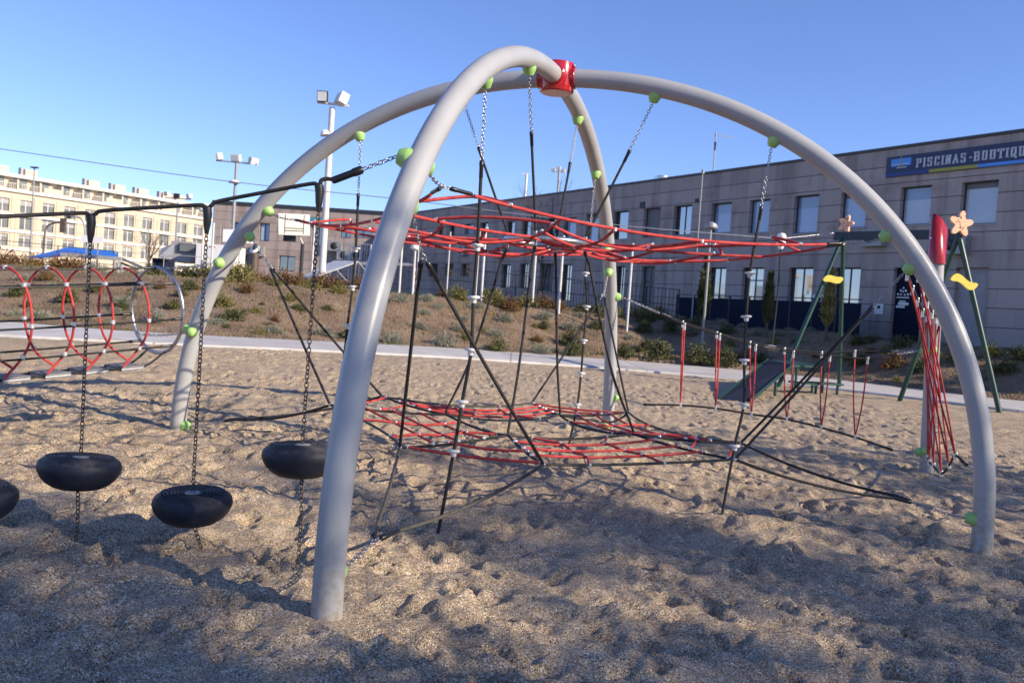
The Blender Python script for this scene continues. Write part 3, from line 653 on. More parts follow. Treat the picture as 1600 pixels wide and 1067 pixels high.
for Q in (FP,NP):
    a=lerp(cA,Q[0],.62); b=lerp(pA,Q[-1],.42); mb=M(); mb.tube(spl([a]+Q+[b],6),.011,'black',8); obj('hand_rope',mb,br)
    mb=M(); chain(mb,[cA,a]); obj('chain',mb,br); mb=M(); chain(mb,[pA,b]); obj('chain',mb,br)
    mb=M(); sleeve(mb,a,a+stay_dir(a,Q[0])*.16,.017); obj('sleeve',mb,br); mb=M(); sleeve(mb,b,b+stay_dir(b,Q[-1])*.16,.017); obj('sleeve',mb,br)
b0=PV(1005,632,cA,pA); b1=PV(1395,703,cA,pA)
mb=M(); mb.tube(spl([b0]+BP+[b1],6),.013,'black',8); obj('foot_rope',mb,br)
for a,b,c_ in ((b0,BP[0],cAl),(b1,BP[-1],pAl)):
    mb=M(); sleeve(mb,a,a+stay_dir(a,b)*.16,.019); obj('sleeve',mb,br); mb=M(); chain(mb,[a,c_]); obj('chain',mb,br)
def vloop(br_,F_,N_,B_,r=.0095):
    mb=M()
    for Q in (F_,N_):
        w=(B_-Q)*0; m_=lerp(Q,B_,.55)+(lerp(F_,N_,.5)-Q)*-.25; mb.tube(spl([Q-[0,0,.02],m_,B_],8),r,'red',8)
    lo=obj('loop',mb,br_)
    for Q in (F_,N_): mb=M(); mb.lathe([(.010,-.075),(.015,-.07),(.016,.0),(.018,.012),(.012,.02)],Q,(0,0,1),'ferrule',10); obj('ferrule',mb,lo)
    mb=M(); mb.lathe([(.012,-.03),(.018,-.026),(.018,.03),(.012,.036)],B_,(0,0,1),'ferrule',10); obj('ferrule',mb,lo)
for a,b,c_ in zip(FP,NP,BP): vloop(br,a,b,c_)
# bridge from the right leg of the wide arch to the post, seen almost end on
k_,tt=onleg(1,.60); cB=cap(k_,onleg(1,.60)[1],(PB-arch(k_,tt))*[1,1,0]+[0,0,-.8])
k_,tl=onleg(1,.13); cBl=cap(k_,tl,(PB-arch(k_,tl))*[1,1,.0])
dB=np.array([cB[0]-PB[0],cB[1]-PB[1],0]); pB=pcap(zA+.02,dB); pBl=pcap(zB+.02,dB)
b2=thing('rope_bridge',lerp(cB,PB,.5)*[1,1,0],'rope bridge of crowded red ropes seen end on beside the right-hand leg','rope bridge','red looped rope bridges')
fr=[.10,.24,.38,.54,.70,.86]
topc=lambda f_:lerp(cB,pB,f_)-[0,0,.95*f_*(1-f_)]
sd2=np.array([dB[1],-dB[0],0]); sd2/=np.linalg.norm(sd2)
LB=PY(1512,728,7.75)
bpx=[(1493,712),(1483,727),(1471,740),(1459,728),(1452,722),(1449,715)]; bY=[8.0,8.45,8.95,9.5,10.0,10.4]
botp=[PY(x,y,Y) for (x,y),Y in zip(bpx,bY)]
tpx=[(1418,426),(1426,449),(1434,468),(1442,485),(1449,493),(1456,498)]
tY=[7.75,8.2,8.7,9.25,9.8,10.3]
TF=[PY(x,y,Y) for (x,y),Y in zip(tpx,tY)]; TN=[q+sd2*(.09 if (sd2@np.array([1,0,0]))>0 else -.09)-[0,0,.01] for q in TF]
for Q in (TF,TN):
    mb=M(); mb.tube(spl([lerp(cB,Q[0],.5)]+Q+[lerp(pB,Q[-1],.4)],6),.011,'black',8); obj('hand_rope',mb,b2)
    mb=M(); chain(mb,[cB,lerp(cB,Q[0],.5)]); obj('chain',mb,b2); mb=M(); chain(mb,[pB,lerp(pB,Q[-1],.4)]); obj('chain',mb,b2)
mb=M(); mb.tube(spl([LB]+botp+[lerp(pBl,botp[-1],.5)],6),.012,'black',8); obj('foot_rope',mb,b2)
mb=M(); chain(mb,[cBl,LB]); obj('chain',mb,b2); mb=M(); sleeve(mb,LB,LB+stay_dir(LB,botp[0])*.15,.018); obj('sleeve',mb,b2); mb=M(); chain(mb,[pBl,lerp(pBl,botp[-1],.5)]); obj('chain',mb,b2)
for a,b,c_ in zip(TF,TN,botp): vloop(b2,a,b,c_,.0085)
# ================================================================= ZIP LINE FRAME, CABLE, SEAT
GA1=PG(1216,604); GA2=PG(1311,606); GB1=PG(1562,645)
TA=PY(1318,362,(GA1[1]+GA2[1])/2); 
TA=np.array([(GA1[0]+GA2[0])/2+.45,(GA1[1]+GA2[1])/2,TA[2]]); TA=PY(1318,368,TA[1])
TB=PY(1498,366,21.6); GB2=GB1+np.array([-1.55,1.9,0]); 
zf=thing('swing_style_frame',[TA[0],TA[1],0],'dark green zip line end frame with orange starfish tops and yellow wavy braces','frame')
def leg(a,b): mb=M(); mb.tube([a,lerp(a,b,.5),b+(b-a)*.03],.062,'dkgreen',14); obj('leg',mb,zf)
dv=stay_dir(TA,TB)
for q in (GA1,GA2): leg(TA,q)
for q in (GB1,GB2): leg(TB,q)
mb=M(); mb.bar(TA-dv*.35-[0,0,.02],TB+dv*.1,.12,.24,'beam'); obj('beam',mb,zf)
def star(P,sz,face,rot=0.):
    face=np.array(face,float); face/=np.linalg.norm(face); sx=np.cross([0,0,1],face); sx/=np.linalg.norm(sx); pts=[]
    for n in range(60):
        a=2*np.pi*n/60+rot; r_=sz*(.75+.25*math.cos(5*(a-rot))); pts.append(P+sx*r_*math.sin(a)+np.array([0,0,1])*r_*math.cos(a))
    mb=M(); mb.prism(pts,-face*.035,face*.035,'orange'); o=obj('starfish',mb,zf)
    for q in range(14):
        c=P+sx*random.uniform(-.4,.4)*sz+np.array([0,0,random.uniform(-.5,.6)*sz]); m2=M(); m2.lathe([(.012,0),(.016,.006),(.008,.01)],c+face*.035,face,'dark',6); obj('rivet',m2,o)
vc=np.array([.15,-1,0]); star(PY(1501,350,21.45),.32,vc,.1)
star(PY(1322,350,TA[1]-.1),.26,[-.8,-.5,0],.3)
def brace(x0,y0,x1,y1,Y,am):
    A_=PY(x0,y0,Y); B_=PY(x1,y1,Y); up_=[];dn_=[]
    for t in np.linspace(0,1,24):
        c=lerp(A_,B_,t)+[0,0,am*math.sin(2*np.pi*t)]; h_=.095*(1-abs(2*t-1)**6*.8); up_.append(c+[0,0,h_]); dn_.append(c-[0,0,h_])
    n_=np.cross(B_-A_,[0,0,1]); n_/=np.linalg.norm(n_); mb=M(); mb.prism(up_+dn_[::-1],-n_*.03,n_*.03,'yellow'); obj('brace',mb,zf)
brace(1485,436,1527,445,21.35,.07); brace(1286,437,1317,436,25.2,.03)
ZA=TA-dv*.3+[0,0,.08]
ZL=PY(0,233,22.5); TRp=PY(1221,373,25.3); ZM=[PY(352,283,22.9),PY(620,311,23.4),PY(850,339,24.0),PY(1020,357,24.6)]
cabl=thing('steel_cable',TRp,'thin grey zip line cable crossing the sky and ending at the green frame','cable')
ZZ=ZL+(ZL-ZM[0])*.6
mb=M(); mb.tube(spl([ZZ,ZL]+ZM+[TRp],6),.012,'zinc',6); mb.tube([TRp,ZA],.012,'zinc',6); obj('cable',mb,cabl)
zs=thing('button_seat',[TRp[0],TRp[1],1.1],'zip line button seat on a black rope under a white trolley','swing seat')
mb=M(); mb.lathe([(.02,.03),(.09,.05),(.13,.10),(.13,.13),(.09,.19),(.03,.21)],TRp-[0,0,.05],(0,0,1),'white',20); mb.lathe([(.03,-.30),(.06,-.29),(.13,-.12),(.12,-.06),(.02,-.03)],TRp-[0,0,.0],(0,0,1),'white',20); obj('trolley',mb,zs)
SB=PY(1206,543,25.0)
mb=M(); mb.tube(spl([TRp-[0,0,.32],lerp(TRp,SB,.5)+[.03,0,0],SB],6),.022,'black',8); obj('rope',mb,zs)
mb=M(); mb.lathe([(.05,.06),(.12,.05),(.20,.01),(.21,-.02),(.18,-.06),(.05,-.08)],SB,(.12,-.1,1),'disc',20); obj('seat',mb,zs)
# launch platform with sloping board
P1=PG(1123,624); P2=PG(1164,627); T1=PY(1200,562,24.2); T2=PY(1240,570,22.9)
rp_=thing('launch_ramp',P1,'sloping navy anti slip board on a dark green frame with low benches beside it','ramp')
P2=PG(1172,627)
nrm=np.cross(P2-P1,T1-P1); nrm/=np.linalg.norm(nrm); nrm*=-1 if nrm[2]<0 else 1
mb=M(); mb.add([P1,P2,T2,T1,P1-nrm*.05,P2-nrm*.05,T2-nrm*.05,T1-nrm*.05],[(0,1,2,3),(7,6,5,4),(0,4,5,1),(1,5,6,2),(2,6,7,3),(3,7,4,0)],'navy',None,False); obj('board',mb,rp_)
mb=M(); mb.bar(P2+nrm*.02,T2+nrm*.02,.04,.06,'dkgreen'); mb.bar(P1+nrm*.02,T1+nrm*.02,.03,.04,'dkgreen'); obj('side_rail',mb,rp_)
T3=T2+np.array([.95,.45,0]); T4=T1+np.array([.95,.45,0])
mb=M(); mb.add([T1,T2,T3,T4,T1-[0,0,.05],T2-[0,0,.05],T3-[0,0,.05],T4-[0,0,.05]],[(0,1,2,3),(7,6,5,4),(0,4,5,1),(1,5,6,2),(2,6,7,3),(3,7,4,0)],'dkgreen',None,False); obj('platform',mb,rp_)
for q in (T2,T3,T1,T4,lerp(P2,T2,.55)):
    g_=float(gnd(q[0],q[1])); mb=M(); mb.tube([[q[0],q[1],g_-.1],[q[0],q[1],q[2]-.05]],.035,'dkgreen',10); obj('leg',mb,rp_)
for (xa,ya,xb,yb,Y) in ((1243,597,1268,600,22.6),(1270,598,1308,600,23.0)):
    a=PY(xa,ya,Y); b=PY(xb,yb,Y+.4); mb=M(); mb.bar(a,b,.45,.05,'dkgreen'); obj('bench_top',mb,rp_)
    for q in (lerp(a,b,.06),lerp(a,b,.94)):
        mb=M(); mb.tube([[q[0],q[1]-.15,float(gnd(q[0],q[1]))-.1],[q[0],q[1]-.15,q[2]]],.035,'dkgreen',10); obj('leg',mb,rp_)

# ================================================================= RIGHT-HAND STONE BUILDING
FD=np.array([-.531,.847]); FD/=np.linalg.norm(FD); FO=PY(1600,540,33.8)[:2]; FO=FO-FD*7; FN=np.array([-FD[1],FD[0]]); 
if FN@(-FO)<0: FN=-FN
ROOF=1.6+8.3
class Facade:
    """a wall standing on origin O, running along D, facing Nn; s = metres along it"""
    def __init__(s,O,D,Nn): s.O=np.array(O,float); s.D=np.array(D,float); s.N=np.array(Nn,float)
    def px(s,x,y): P=PV(x,y,s.O,s.O+s.D); return float((P[:2]-s.O)@s.D),float(P[2])
    def P(s,a,z,d=0): q=s.O+s.D*a+s.N*d; return np.array([q[0],q[1],z])
    def wall(s,s0,s1,z0,z1,ops,k,parent,depth=.32,name='wall'):
        S_=sorted(set([s0,s1]+[v for o in ops for v in o[:2]])); Z_=sorted(set([z0,z1]+[v for o in ops for v in o[2:4]])); mb=M()
        # local axes so that the panel courses follow the wall
        def loc(a,z,d=0): return (a,-d,z)
        V=[];Fc=[]
        for i in range(len(S_)-1):
            for j in range(len(Z_)-1):
                a=(S_[i]+S_[i+1])/2; z=(Z_[j]+Z_[j+1])/2
                if any(o[0]<a<o[1] and o[2]<z<o[3] for o in ops): continue
                b=len(V); V+= [loc(S_[i],Z_[j]),loc(S_[i+1],Z_[j]),loc(S_[i+1],Z_[j+1]),loc(S_[i],Z_[j+1])]; Fc.append((b,b+1,b+2,b+3))
        for o in ops:
            a,b_,c,d=o[:4]
            for q in ([(a,c),(a,d)],[(b_,d),(b_,c)],[(a,d),(b_,d)],[(b_,c),(a,c)]):
                b=len(V); V+=[loc(q[0][0],q[0][1]),loc(q[1][0],q[1][1]),loc(q[1][0],q[1][1],-depth),loc(q[0][0],q[0][1],-depth)]; Fc.append((b,b+1,b+2,b+3))
        mb.add(V,Fc,k,None,False)
        o_=obj(name,mb); ang=math.atan2(s.D[1],s.D[0]); s.place(o_); 
        if parent is not None: o_.parent=parent; o_.matrix_parent_inverse=Matrix.Translation(parent.location).inverted()
        return o_
    def place(s,o_):
        # local x along D, local -y outward
        mt=Matrix.Identity(4); mt[0][0],mt[1][0]=s.D; mt[0][1],mt[1][1]=-s.N; mt[0][3],mt[1][3]=s.O; o_.matrix_local=mt
def bx(F_,s0,s1,z0,z1,d0,d1,k,mb):
    P=[F_.P(a,z,d) for a in (s0,s1) for z in (z0,z1) for d in (d0,d1)]
    mb.add(P,[(0,1,3,2),(4,6,7,5),(0,4,5,1),(2,3,7,6),(0,2,6,4),(1,5,7,3)],k,None,False)
def window(F_,o,parent,k='glass',split=1,cross=False,name='window',depth=.30,fw=.06,fk='frame'):
    a,b,c,d=o[:4]; mb=M(); y0,y1=-depth,-depth+.07
    bx(F_,a,a+fw,c,d,y0,y1,fk,mb); bx(F_,b-fw,b,c,d,y0,y1,fk,mb); bx(F_,a+fw,b-fw,c,c+fw,y0,y1,fk,mb); bx(F_,a+fw,b-fw,d-fw,d,y0,y1,fk,mb)
    for q in range(1,split): x=a+(b-a)*q/split; bx(F_,x-fw/2,x+fw/2,c+fw,d-fw,y0,y1-.01,fk,mb)
    if cross: z=c+(d-c)*.62; bx(F_,a+fw,b-fw,z-fw/2,z+fw/2,y0,y1-.005,fk,mb)
    w_=obj(name,mb,parent); mb=M(); bx(F_,a+fw*.5,b-fw*.5,c+fw*.5,d-fw*.5,y0+.01,y0+.03,k,mb); pn=obj('pane',mb,w_)
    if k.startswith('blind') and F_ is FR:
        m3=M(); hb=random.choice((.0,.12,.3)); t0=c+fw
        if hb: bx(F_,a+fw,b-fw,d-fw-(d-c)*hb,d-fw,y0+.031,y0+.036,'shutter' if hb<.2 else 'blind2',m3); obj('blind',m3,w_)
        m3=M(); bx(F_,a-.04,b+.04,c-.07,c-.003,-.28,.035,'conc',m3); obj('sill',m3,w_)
    return w_
FR=Facade(FO,FD,FN)
bR=thing('stone_building',[FO[0],FO[1],1.2],'long two storey pinkish grey stone building with a dark blue shop banner','building')
up_=[(1501,1558,283,350,'blind'),(1406,1454,291,351,'blind'),(1313,1353,300,356,'blind'),(1240,1278,305,364,'blind'),(1170,1202,312,364,'blind'),(1111,1142,317,364,'blind'),
     (1052,1080,321,367,'glass'),(1005,1031,325,371,'shutter'),(958,981,330,374,'glass'),(915,935,334,378,'blind'),(881,900,340,372,'blind'),(855,871,341,374,'glass'),(815,829,344,374,'glass'),(791,804,346,366,'glass'),(750,762,348,368,'glass'),(726,739,350,366,'blind'),(702,710,353,368,'glass'),(683,694,354,367,'glass')]
lo_=[(1303,1343,418,477,'glass'),(1231,1269,418,472,'glass'),(1159,1192,418,470,'glass'),(1106,1133,418,472,'glass'),(1001,1022,416,478,'shutter'),(960,975,416,470,'glass'),(876,892,413,470,'glass'),(843,864,412,455,'shutter'),(811,825,412,450,'glass'),(783,797,413,450,'glass'),(720,735,412,432,'glass'),(695,708,412,432,'glass'),(669,684,412,432,'glass')]
ops=[];wn=[]
for grp_,zz in ((up_,None),(lo_,None)):
    for x0,x1,y0,y1,k in grp_:
        a,_z=FR.px(x1,(y0+y1)/2); b,_z=FR.px(x0,(y0+y1)/2); xm=(x0+x1)/2; z1=FR.px(xm,y0)[1]; z0=FR.px(xm,y1)[1]
        ops.append((a,b,z0,z1)); wn.append((ops[-1],k))
a,_=FR.px(1440,470); b,_=FR.px(1393,470); dz1=FR.px(1416,418)[1]; dz0=1.25; door=(a,b,dz0,dz1); 
a,_=FR.px(1541,470); b,_=FR.px(1490,470); gz1=FR.px(1515,418)[1]; gdoor=(a,b,dz0,gz1)
SE=FR.px(640,330)[0]
wl=FR.wall(-4,SE,-.2,ROOF,ops+[door,gdoor],'panel',bR)
for n,(o,k) in enumerate(wn):
    k='blind_reflection' if n<2 else (random.choice(('blind','blind','blind2')) if k=='blind' else k)
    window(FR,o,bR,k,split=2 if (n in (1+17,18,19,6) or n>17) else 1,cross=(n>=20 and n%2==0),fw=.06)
mb=M(); bx(FR,door[0],door[1],door[2],door[3],-.30,-.24,'navy',mb); dr=obj('door',mb,bR)
# white ornamental emblem on the dark door: a crest of small scrolls over a rounded badge
cz=FR.px(1405,468)[1]; cx_=FR.px(1405,468)[0]; em=M()
for (dx,dz,rr) in ((0,.52,.05),(-.12,.40,.06),(.12,.40,.06),(0,.36,.05),(-.24,.24,.06),(.24,.24,.06),(-.08,.22,.05),(.1,.23,.05)):
    em.lathe([(rr,0),(rr*.8,.012),(rr*.4,.014)],FR.P(cx_+dx,cz+dz,-.24),[FN[0],FN[1],0],'white',8)
for (dx,dz,w_,h_) in ((0,.10,.62,.05),(0,-.06,.30,.05),(-.05,-.17,.5,.12),(.08,-.30,.42,.10)): bx(FR,cx_+dx-w_/2,cx_+dx+w_/2,cz+dz-h_/2,cz+dz+h_/2,-.24,-.228,'white',em)
obj('emblem',em,dr)
mb=M(); bx(FR,gdoor[0],gdoor[1],gdoor[2],gdoor[3],-.30,-.24,'conc',mb); obj('garage_door',mb,bR)
for (x0,x1,y0,y1) in ((1271,1290,461,484),(1368,1381,475,491)):
    a,b=FR.px(x1,y0)[0],FR.px(x0,y0)[0]; z1=FR.px((x0+x1)/2,y0)[1]; z0=FR.px((x0+x1)/2,y1)[1]; mb=M(); bx(FR,a,b,z0,z1,.01,.05,'white',mb); bx(FR,a+(b-a)*.3,b-(b-a)*.3,z0+(z1-z0)*.55,z1-(z1-z0)*.15,.051,.056,'beam',mb); obj('notice',mb,bR)
# roof, parapet cap, side walls
mb=M(); bx(FR,-4.05,SE+.05,ROOF+.002,ROOF+.10,-.5,.06,'frame',mb); obj('coping',mb,bR)
mb=M(); bx(FR,-4,SE,-.2,ROOF-.25,-14,-.34,'panel',mb); bx(FR,-4,-3.7,-.2,ROOF-.01,-.335,-.01,'panel',mb); bx(FR,SE-.3,SE,-.2,ROOF-.01,-.335,-.01,'panel',mb); obj('rear_block',mb,bR)
for (x0,x1,y0,y1) in ((1003,1018,270,281),(979,1000,279,286)):
    a,b=FR.px(x1,y0)[0],FR.px(x0,y0)[0]; h_=abs(FR.px(x0,y0)[1]-FR.px(x0,y1)[1]); mb=M()
    if x0>1000: mb.lathe([(.45,0),(.45,h_*1.4),(.3,h_*1.45)],FR.P((a+b)/2,ROOF-.1,-1.2),(0,0,1),'zinc',16)
    else: bx(FR,a,b,ROOF-.1,ROOF+h_,-2.2,-.8,'white',mb)
    obj('roof_vent',mb,bR)
for (x0,x1,y0,y1) in ((1001,1008,316,326),(1087,1092,311,316)):
    a,b=FR.px(x1,y0)[0],FR.px(x0,y0)[0]; z1,z0=FR.px(x0,y0)[1],FR.px(x0,y1)[1]; mb=M(); bx(FR,a,b,z0,z1,.005,.06,'dark',mb); obj('vent_grille',mb,bR)
for (x,y) in ((1497,383),(1370,372),(783,395),(786,392),(727,392)):
    a,z=FR.px(x,y); mb=M(); bx(FR,a-.55,a+.55,z-.4,z+.35,.01,.42,'greypole',mb); o_=obj('air_conditioner',mb,bR); mb=M(); mb.lathe([(.26,0),(.26,.01),(.05,.02)],FR.P(a+.1,z,.421),[FN[0],FN[1],0],'dark',16); obj('fan_grille',mb,o_)
# banner
A_,zt0=FR.px(1388,247); _,zb0=FR.px(1388,278); zt=zt0; zb=zb0; s_a=A_; s_b=A_-13.2
banner=thing('shop_banner',FR.P(s_a,zb,.1),'long dark blue banner reading PISCINAS - BOUTIQUE under the right-hand roof edge','banner')
MT['bannerblue']=mat('banner dark blue',(.018,.032,.09),.5,0,.08,2); MT['bannerblue2']=mat('banner mid blue',(.018,.05,.22),.5,0,.08,2)
MT['olive']=mat('banner olive yellow',(.36,.34,.04),.5,0,.08,2); MT['sky']=mat('banner light blue',(.08,.30,.78),.5,0,.08,2); MT['lettering']=mat('pale lettering',(.55,.58,.62),.5,0,.15,6)
H_=zt-zb
mb=M(); bx(FR,s_b,s_a,zb,zt,.02,.09,'bannerblue',mb); obj('board',mb,banner)
def stripe(u0,u1,k):
    mb=M(); bx(FR,s_a-u1,s_a-u0,zb+.02,zb+H_*.17,.091,.099,k,mb); obj('stripe',mb,banner)
U=lambda px_: s_a-FR.px(px_,262)[0]
stripe(.0,U(1454),'bannerblue2'); stripe(U(1454),U(1530),'olive'); stripe(U(1530),13.2,'sky')
mb=M(); l0,l1=U(1394),U(1425); bx(FR,s_a-l1,s_a-l0,zb+H_*.50,zb+H_*.86,.091,.099,'sky',mb); bx(FR,s_a-l1+.1,s_a-l0-.05,zb+H_*.56,zb+H_*.60,.0995,.104,'lettering',mb); bx(FR,s_a-(l0+l1)/2-.03,s_a-(l0+l1)/2+.03,zb+H_*.40,zb+H_*.95,.1045,.108,'olive',mb); bx(FR,s_a-l1+.2,s_a-l0-.3,zb+H_*.40,zb+H_*.45,.091,.099,'lettering',mb); obj('picture',mb,banner)
# slab serif capitals built from strokes (7 x 9 grid)
G={'P':[(1,0,1,9),(1,9,5,9),(5,9,5,5),(5,5,1,5),(0,0,2,0),(0,9,1,9)],'I':[(1,0,1,9),(0,0,2,0),(0,9,2,9)],'S':[(5,7.5,5,9),(5,9,1,9),(1,9,1,5),(1,5,5,4.5),(5,4.5,5,0),(5,0,1,0),(1,0,1,1.5)],
 'C':[(5,7,5,9),(5,9,1,9),(1,9,1,0),(1,0,5,0),(5,0,5,2)],'N':[(1,0,1,9),(1,9,5,0),(5,0,5,9),(0,0,2,0),(4,9,6,9)],'A':[(.5,0,3,9),(3,9,5.5,0),(1.6,3,4.4,3),(0,0,1.4,0),(4.6,0,6,0)],
 '-':[(2,4,3.4,4)],'B':[(1,0,1,9),(1,9,5,9),(5,9,5,5),(5,5,1,5),(5,5,5,0),(5,0,1,0),(0,0,1,0),(0,9,1,9)],'O':[(1,0,1,9),(1,9,5,9),(5,9,5,0),(5,0,1,0)],'U':[(1,9,1,0),(1,0,5,0),(5,0,5,9),(0,9,2,9),(4,9,6,9)],
 'T':[(3,0,3,9),(0,9,6,9),(2,0,4,0),(0,9,0,7.5),(6,9,6,7.5)],'Q':[(1,0,1,9),(1,9,5,9),(5,9,5,0),(5,0,1,0),(3.5,2,5.8,-1.5)],'E':[(1,0,1,9),(1,9,5,9),(1,5,4,5),(1,0,5,0)]}
W_={'I':5,'-':7}
txt='PISCINAS-BOUTIQUE'; u=U(1434); uend=U(1600)
tot=sum(W_.get(c,9) for c in txt[:-1]); 
u0=U(1434); usc=(U(1606)-u0)/tot; zb2=zb+H_*.36; zs_=H_*.37/9
for c in txt:
    mb=M()
    for (a,b,c2,d) in G[c]:
        p=FR.P(s_a-(u+a*usc),zb2+b*zs_,.102); q=FR.P(s_a-(u+c2*usc),zb2+d*zs_,.102)
        if np.linalg.norm(q-p)<.01: continue
        e_=(q-p)/np.linalg.norm(q-p)*.03; th_=.075 if abs(b-d)>1 else .05; mb.bar(p-e_,q+e_,.016,th_,'lettering',upv=np.cross(e_,[FN[0],FN[1],0])*(1/np.linalg.norm(e_)))
    obj('letter',mb,banner); u+=W_.get(c,9)*usc

# ================================================================= LEFT WING, seen square on, partly sunlit
LO=PV(653,331,FO,FO+FD)[:2]; LO=FR.P(FR.px(640,330)[0],0)[:2]; LD=np.array([-1.0,.03]); LD/=np.linalg.norm(LD); LN_=np.array([-.03,-1.0]); LN_/=np.linalg.norm(LN_)
FL=Facade(LO,LD,LN_); bL=thing('stone_wing',[LO[0]-15,LO[1],1],'two storey wing of pale stone bands behind the left half of the wide arch','building')
wz=FL.px(470,327)[1]; l1=FL.px(333,330)[0]
opl=[]; ol=[(406,422,349,377,'blind'),(361,374,347,375,'blind'),(488,509,352,384,'glass'),(532,549,356,372,'glass'),(553,582,356,372,'glass'),(596,608,372,390,'glass'),(436,462,400,424,'glass'),(352,372,398,422,'glass'),(500,520,408,432,'glass'),(376,391,398,428,'shutter')]
for x0,x1,y0,y1,k in ol:
    a,b=FL.px(x1,y0)[0],FL.px(x0,y0)[0]; z1=FL.px((x0+x1)/2,y0)[1]; z0=FL.px((x0+x1)/2,y1)[1]; opl.append((a,b,z0,z1))
FL.wall(0,l1,-.2,wz,opl,'panel2',bL)
for o,(_,_,_,_,k) in zip(opl,ol): window(FL,o,bL,k,split=2,fw=.08)
mb=M(); bx(FL,-.1,l1+.1,wz+.002,wz+.3,-.6,.1,'frame',mb); obj('coping',mb,bL); mb=M(); bx(FL,0,l1,-.2,wz-.2,-12,-.36,'panel2',mb); obj('rear_block',mb,bL)
a,b=FL.px(518,345)[0],FL.px(487,345)[0]; z1,z0=FL.px(500,341)[1],FL.px(500,350)[1]; MT['teal']=mat('teal sign',(.04,.25,.34),.5,0,.08,1)
mb=M(); bx(FL,a,b,z0,z1,.05,.3,'teal',mb); obj('sign_panel',mb,bL)
for x,y in ((538,399),(524,385),(558,399),(404,393)):
    a,z=FL.px(x,y); mb=M(); bx(FL,a-.6,a+.6,z-.45,z+.45,.01,.5,'greypole',mb); o_=obj('air_conditioner',mb,bL); mb=M(); mb.lathe([(.33,0),(.33,.02),(.05,.03)],FL.P(a,z,.501),[LN_[0],LN_[1],0],'dark',14); obj('fan_grille',mb,o_)

# ================================================================= CREAM APARTMENT BLOCK
BD=np.array([.555,.832]); BO=PY(-60,300,138)[:2]; BN=np.array([BD[1],-BD[0]])
FB=Facade(BO,BD,BN); bB=thing('apartment_block',[BO[0],BO[1],0],'sunlit cream apartment block with an attic terrace and rows of grey windows','building')
s_end=FB.px(330,325)[0]; s_z=-14; rz=FB.px(40,278)[1]; zrow=[FB.px(100,y)[1] for y in (296,332,357,384,412)]
opB=[]
cols=[]; st=3.7
for n in range(int((s_end-s_z)/st)):
    a=s_z+.8+n*st; cols.append(a)
    opB+=[(a,a+2.0,zrow[1]-1.0,zrow[1]+1.1),(a,a+2.0,zrow[2]-1.0,zrow[2]+1.1),(a,a+2.0,zrow[3]-.9,zrow[3]+1.0)]
body_top=zrow[0]-1.7
FB.wall(s_z,s_end,-1,body_top,opB,'cream',bB,depth=.35)
mb=M(); bx(FB,s_z,s_end,-1,body_top-.1,-13,-.4,'cream',mb); bx(FB,s_z,s_z+.3,-1,body_top-.05,-.39,-.01,'cream',mb); bx(FB,s_end-.3,s_end,-1,body_top-.05,-.39,-.01,'cream',mb); obj('rear_block',mb,bB)
for o in opB: 
    mb=M(); a,b,c,d=o; bx(FB,a,b,c,d,-.34,-.30,'farglass',mb); bx(FB,(a+b)/2-.06,(a+b)/2+.06,c,d,-.299,-.24,'creamband',mb); bx(FB,a,b,d-random.choice((.3,.5,.9)),d-.01,-.295,-.25,'conc',mb); obj('window',mb,bB)
for n,a in enumerate(cols):
    mb=M(); bx(FB,a+2.25,a+3.45,-1,body_top-.6,.01,.12,'terra',mb); obj('pier',mb,bB)
for zc_ in (zrow[1]-1.45,zrow[2]-1.45,zrow[3]-1.4): mb=M(); bx(FB,s_z,s_end,zc_-.18,zc_+.18,.121,.30,'creamband',mb); obj('floor_band',mb,bB)
mb=M(); bx(FB,s_z-.3,s_end+.3,body_top+.002,body_top+.45,-13,.45,'creamband',mb); obj('cornice',mb,bB)
mb=M(); bx(FB,s_z+.5,s_end-.5,body_top+.46,rz,-12,-2.6,'cream',mb); bx(FB,s_z,s_end,rz+.002,rz+.55,-13,-1.6,'creamband',mb); at=obj('attic',mb,bB)
for n,a in enumerate(cols):
    mb=M(); bx(FB,a,a+2.2,body_top+1.0,body_top+2.5,-2.59,-2.5,'farglass',mb); obj('attic_window',mb,bB)
    mb=M()
    if n%3!=1:
        for q in np.arange(0,2.8,.28): bx(FB,a+q,a+q+.05,body_top+.46,body_top+1.35,.30,.35,'creamband',mb)
        bx(FB,a,a+2.8,body_top+1.351,body_top+1.42,.28,.37,'creamband',mb)
    else: bx(FB,a-.1,a+2.9,body_top+.46,body_top+1.4,.25,.40,'cream',mb)
    obj('railing',mb,bB)
    mb=M(); bx(FB,a+2.95,a+3.25,body_top+.46,rz-.5,-2.49,.2,'cream',mb); obj('partition',mb,bB)
for x in (22,68,167,208,245,283,304):
    a=FB.px(x,290)[0]; mb=M(); bx(FB,a-1.0,a+1.0,rz+.56,rz+1.9,-6,-4,'cream',mb); bx(FB,a-1.5,a-.9,rz+.56,rz+2.1,-5.4,-4.6,'conc',mb); obj('chimney',mb,bB)
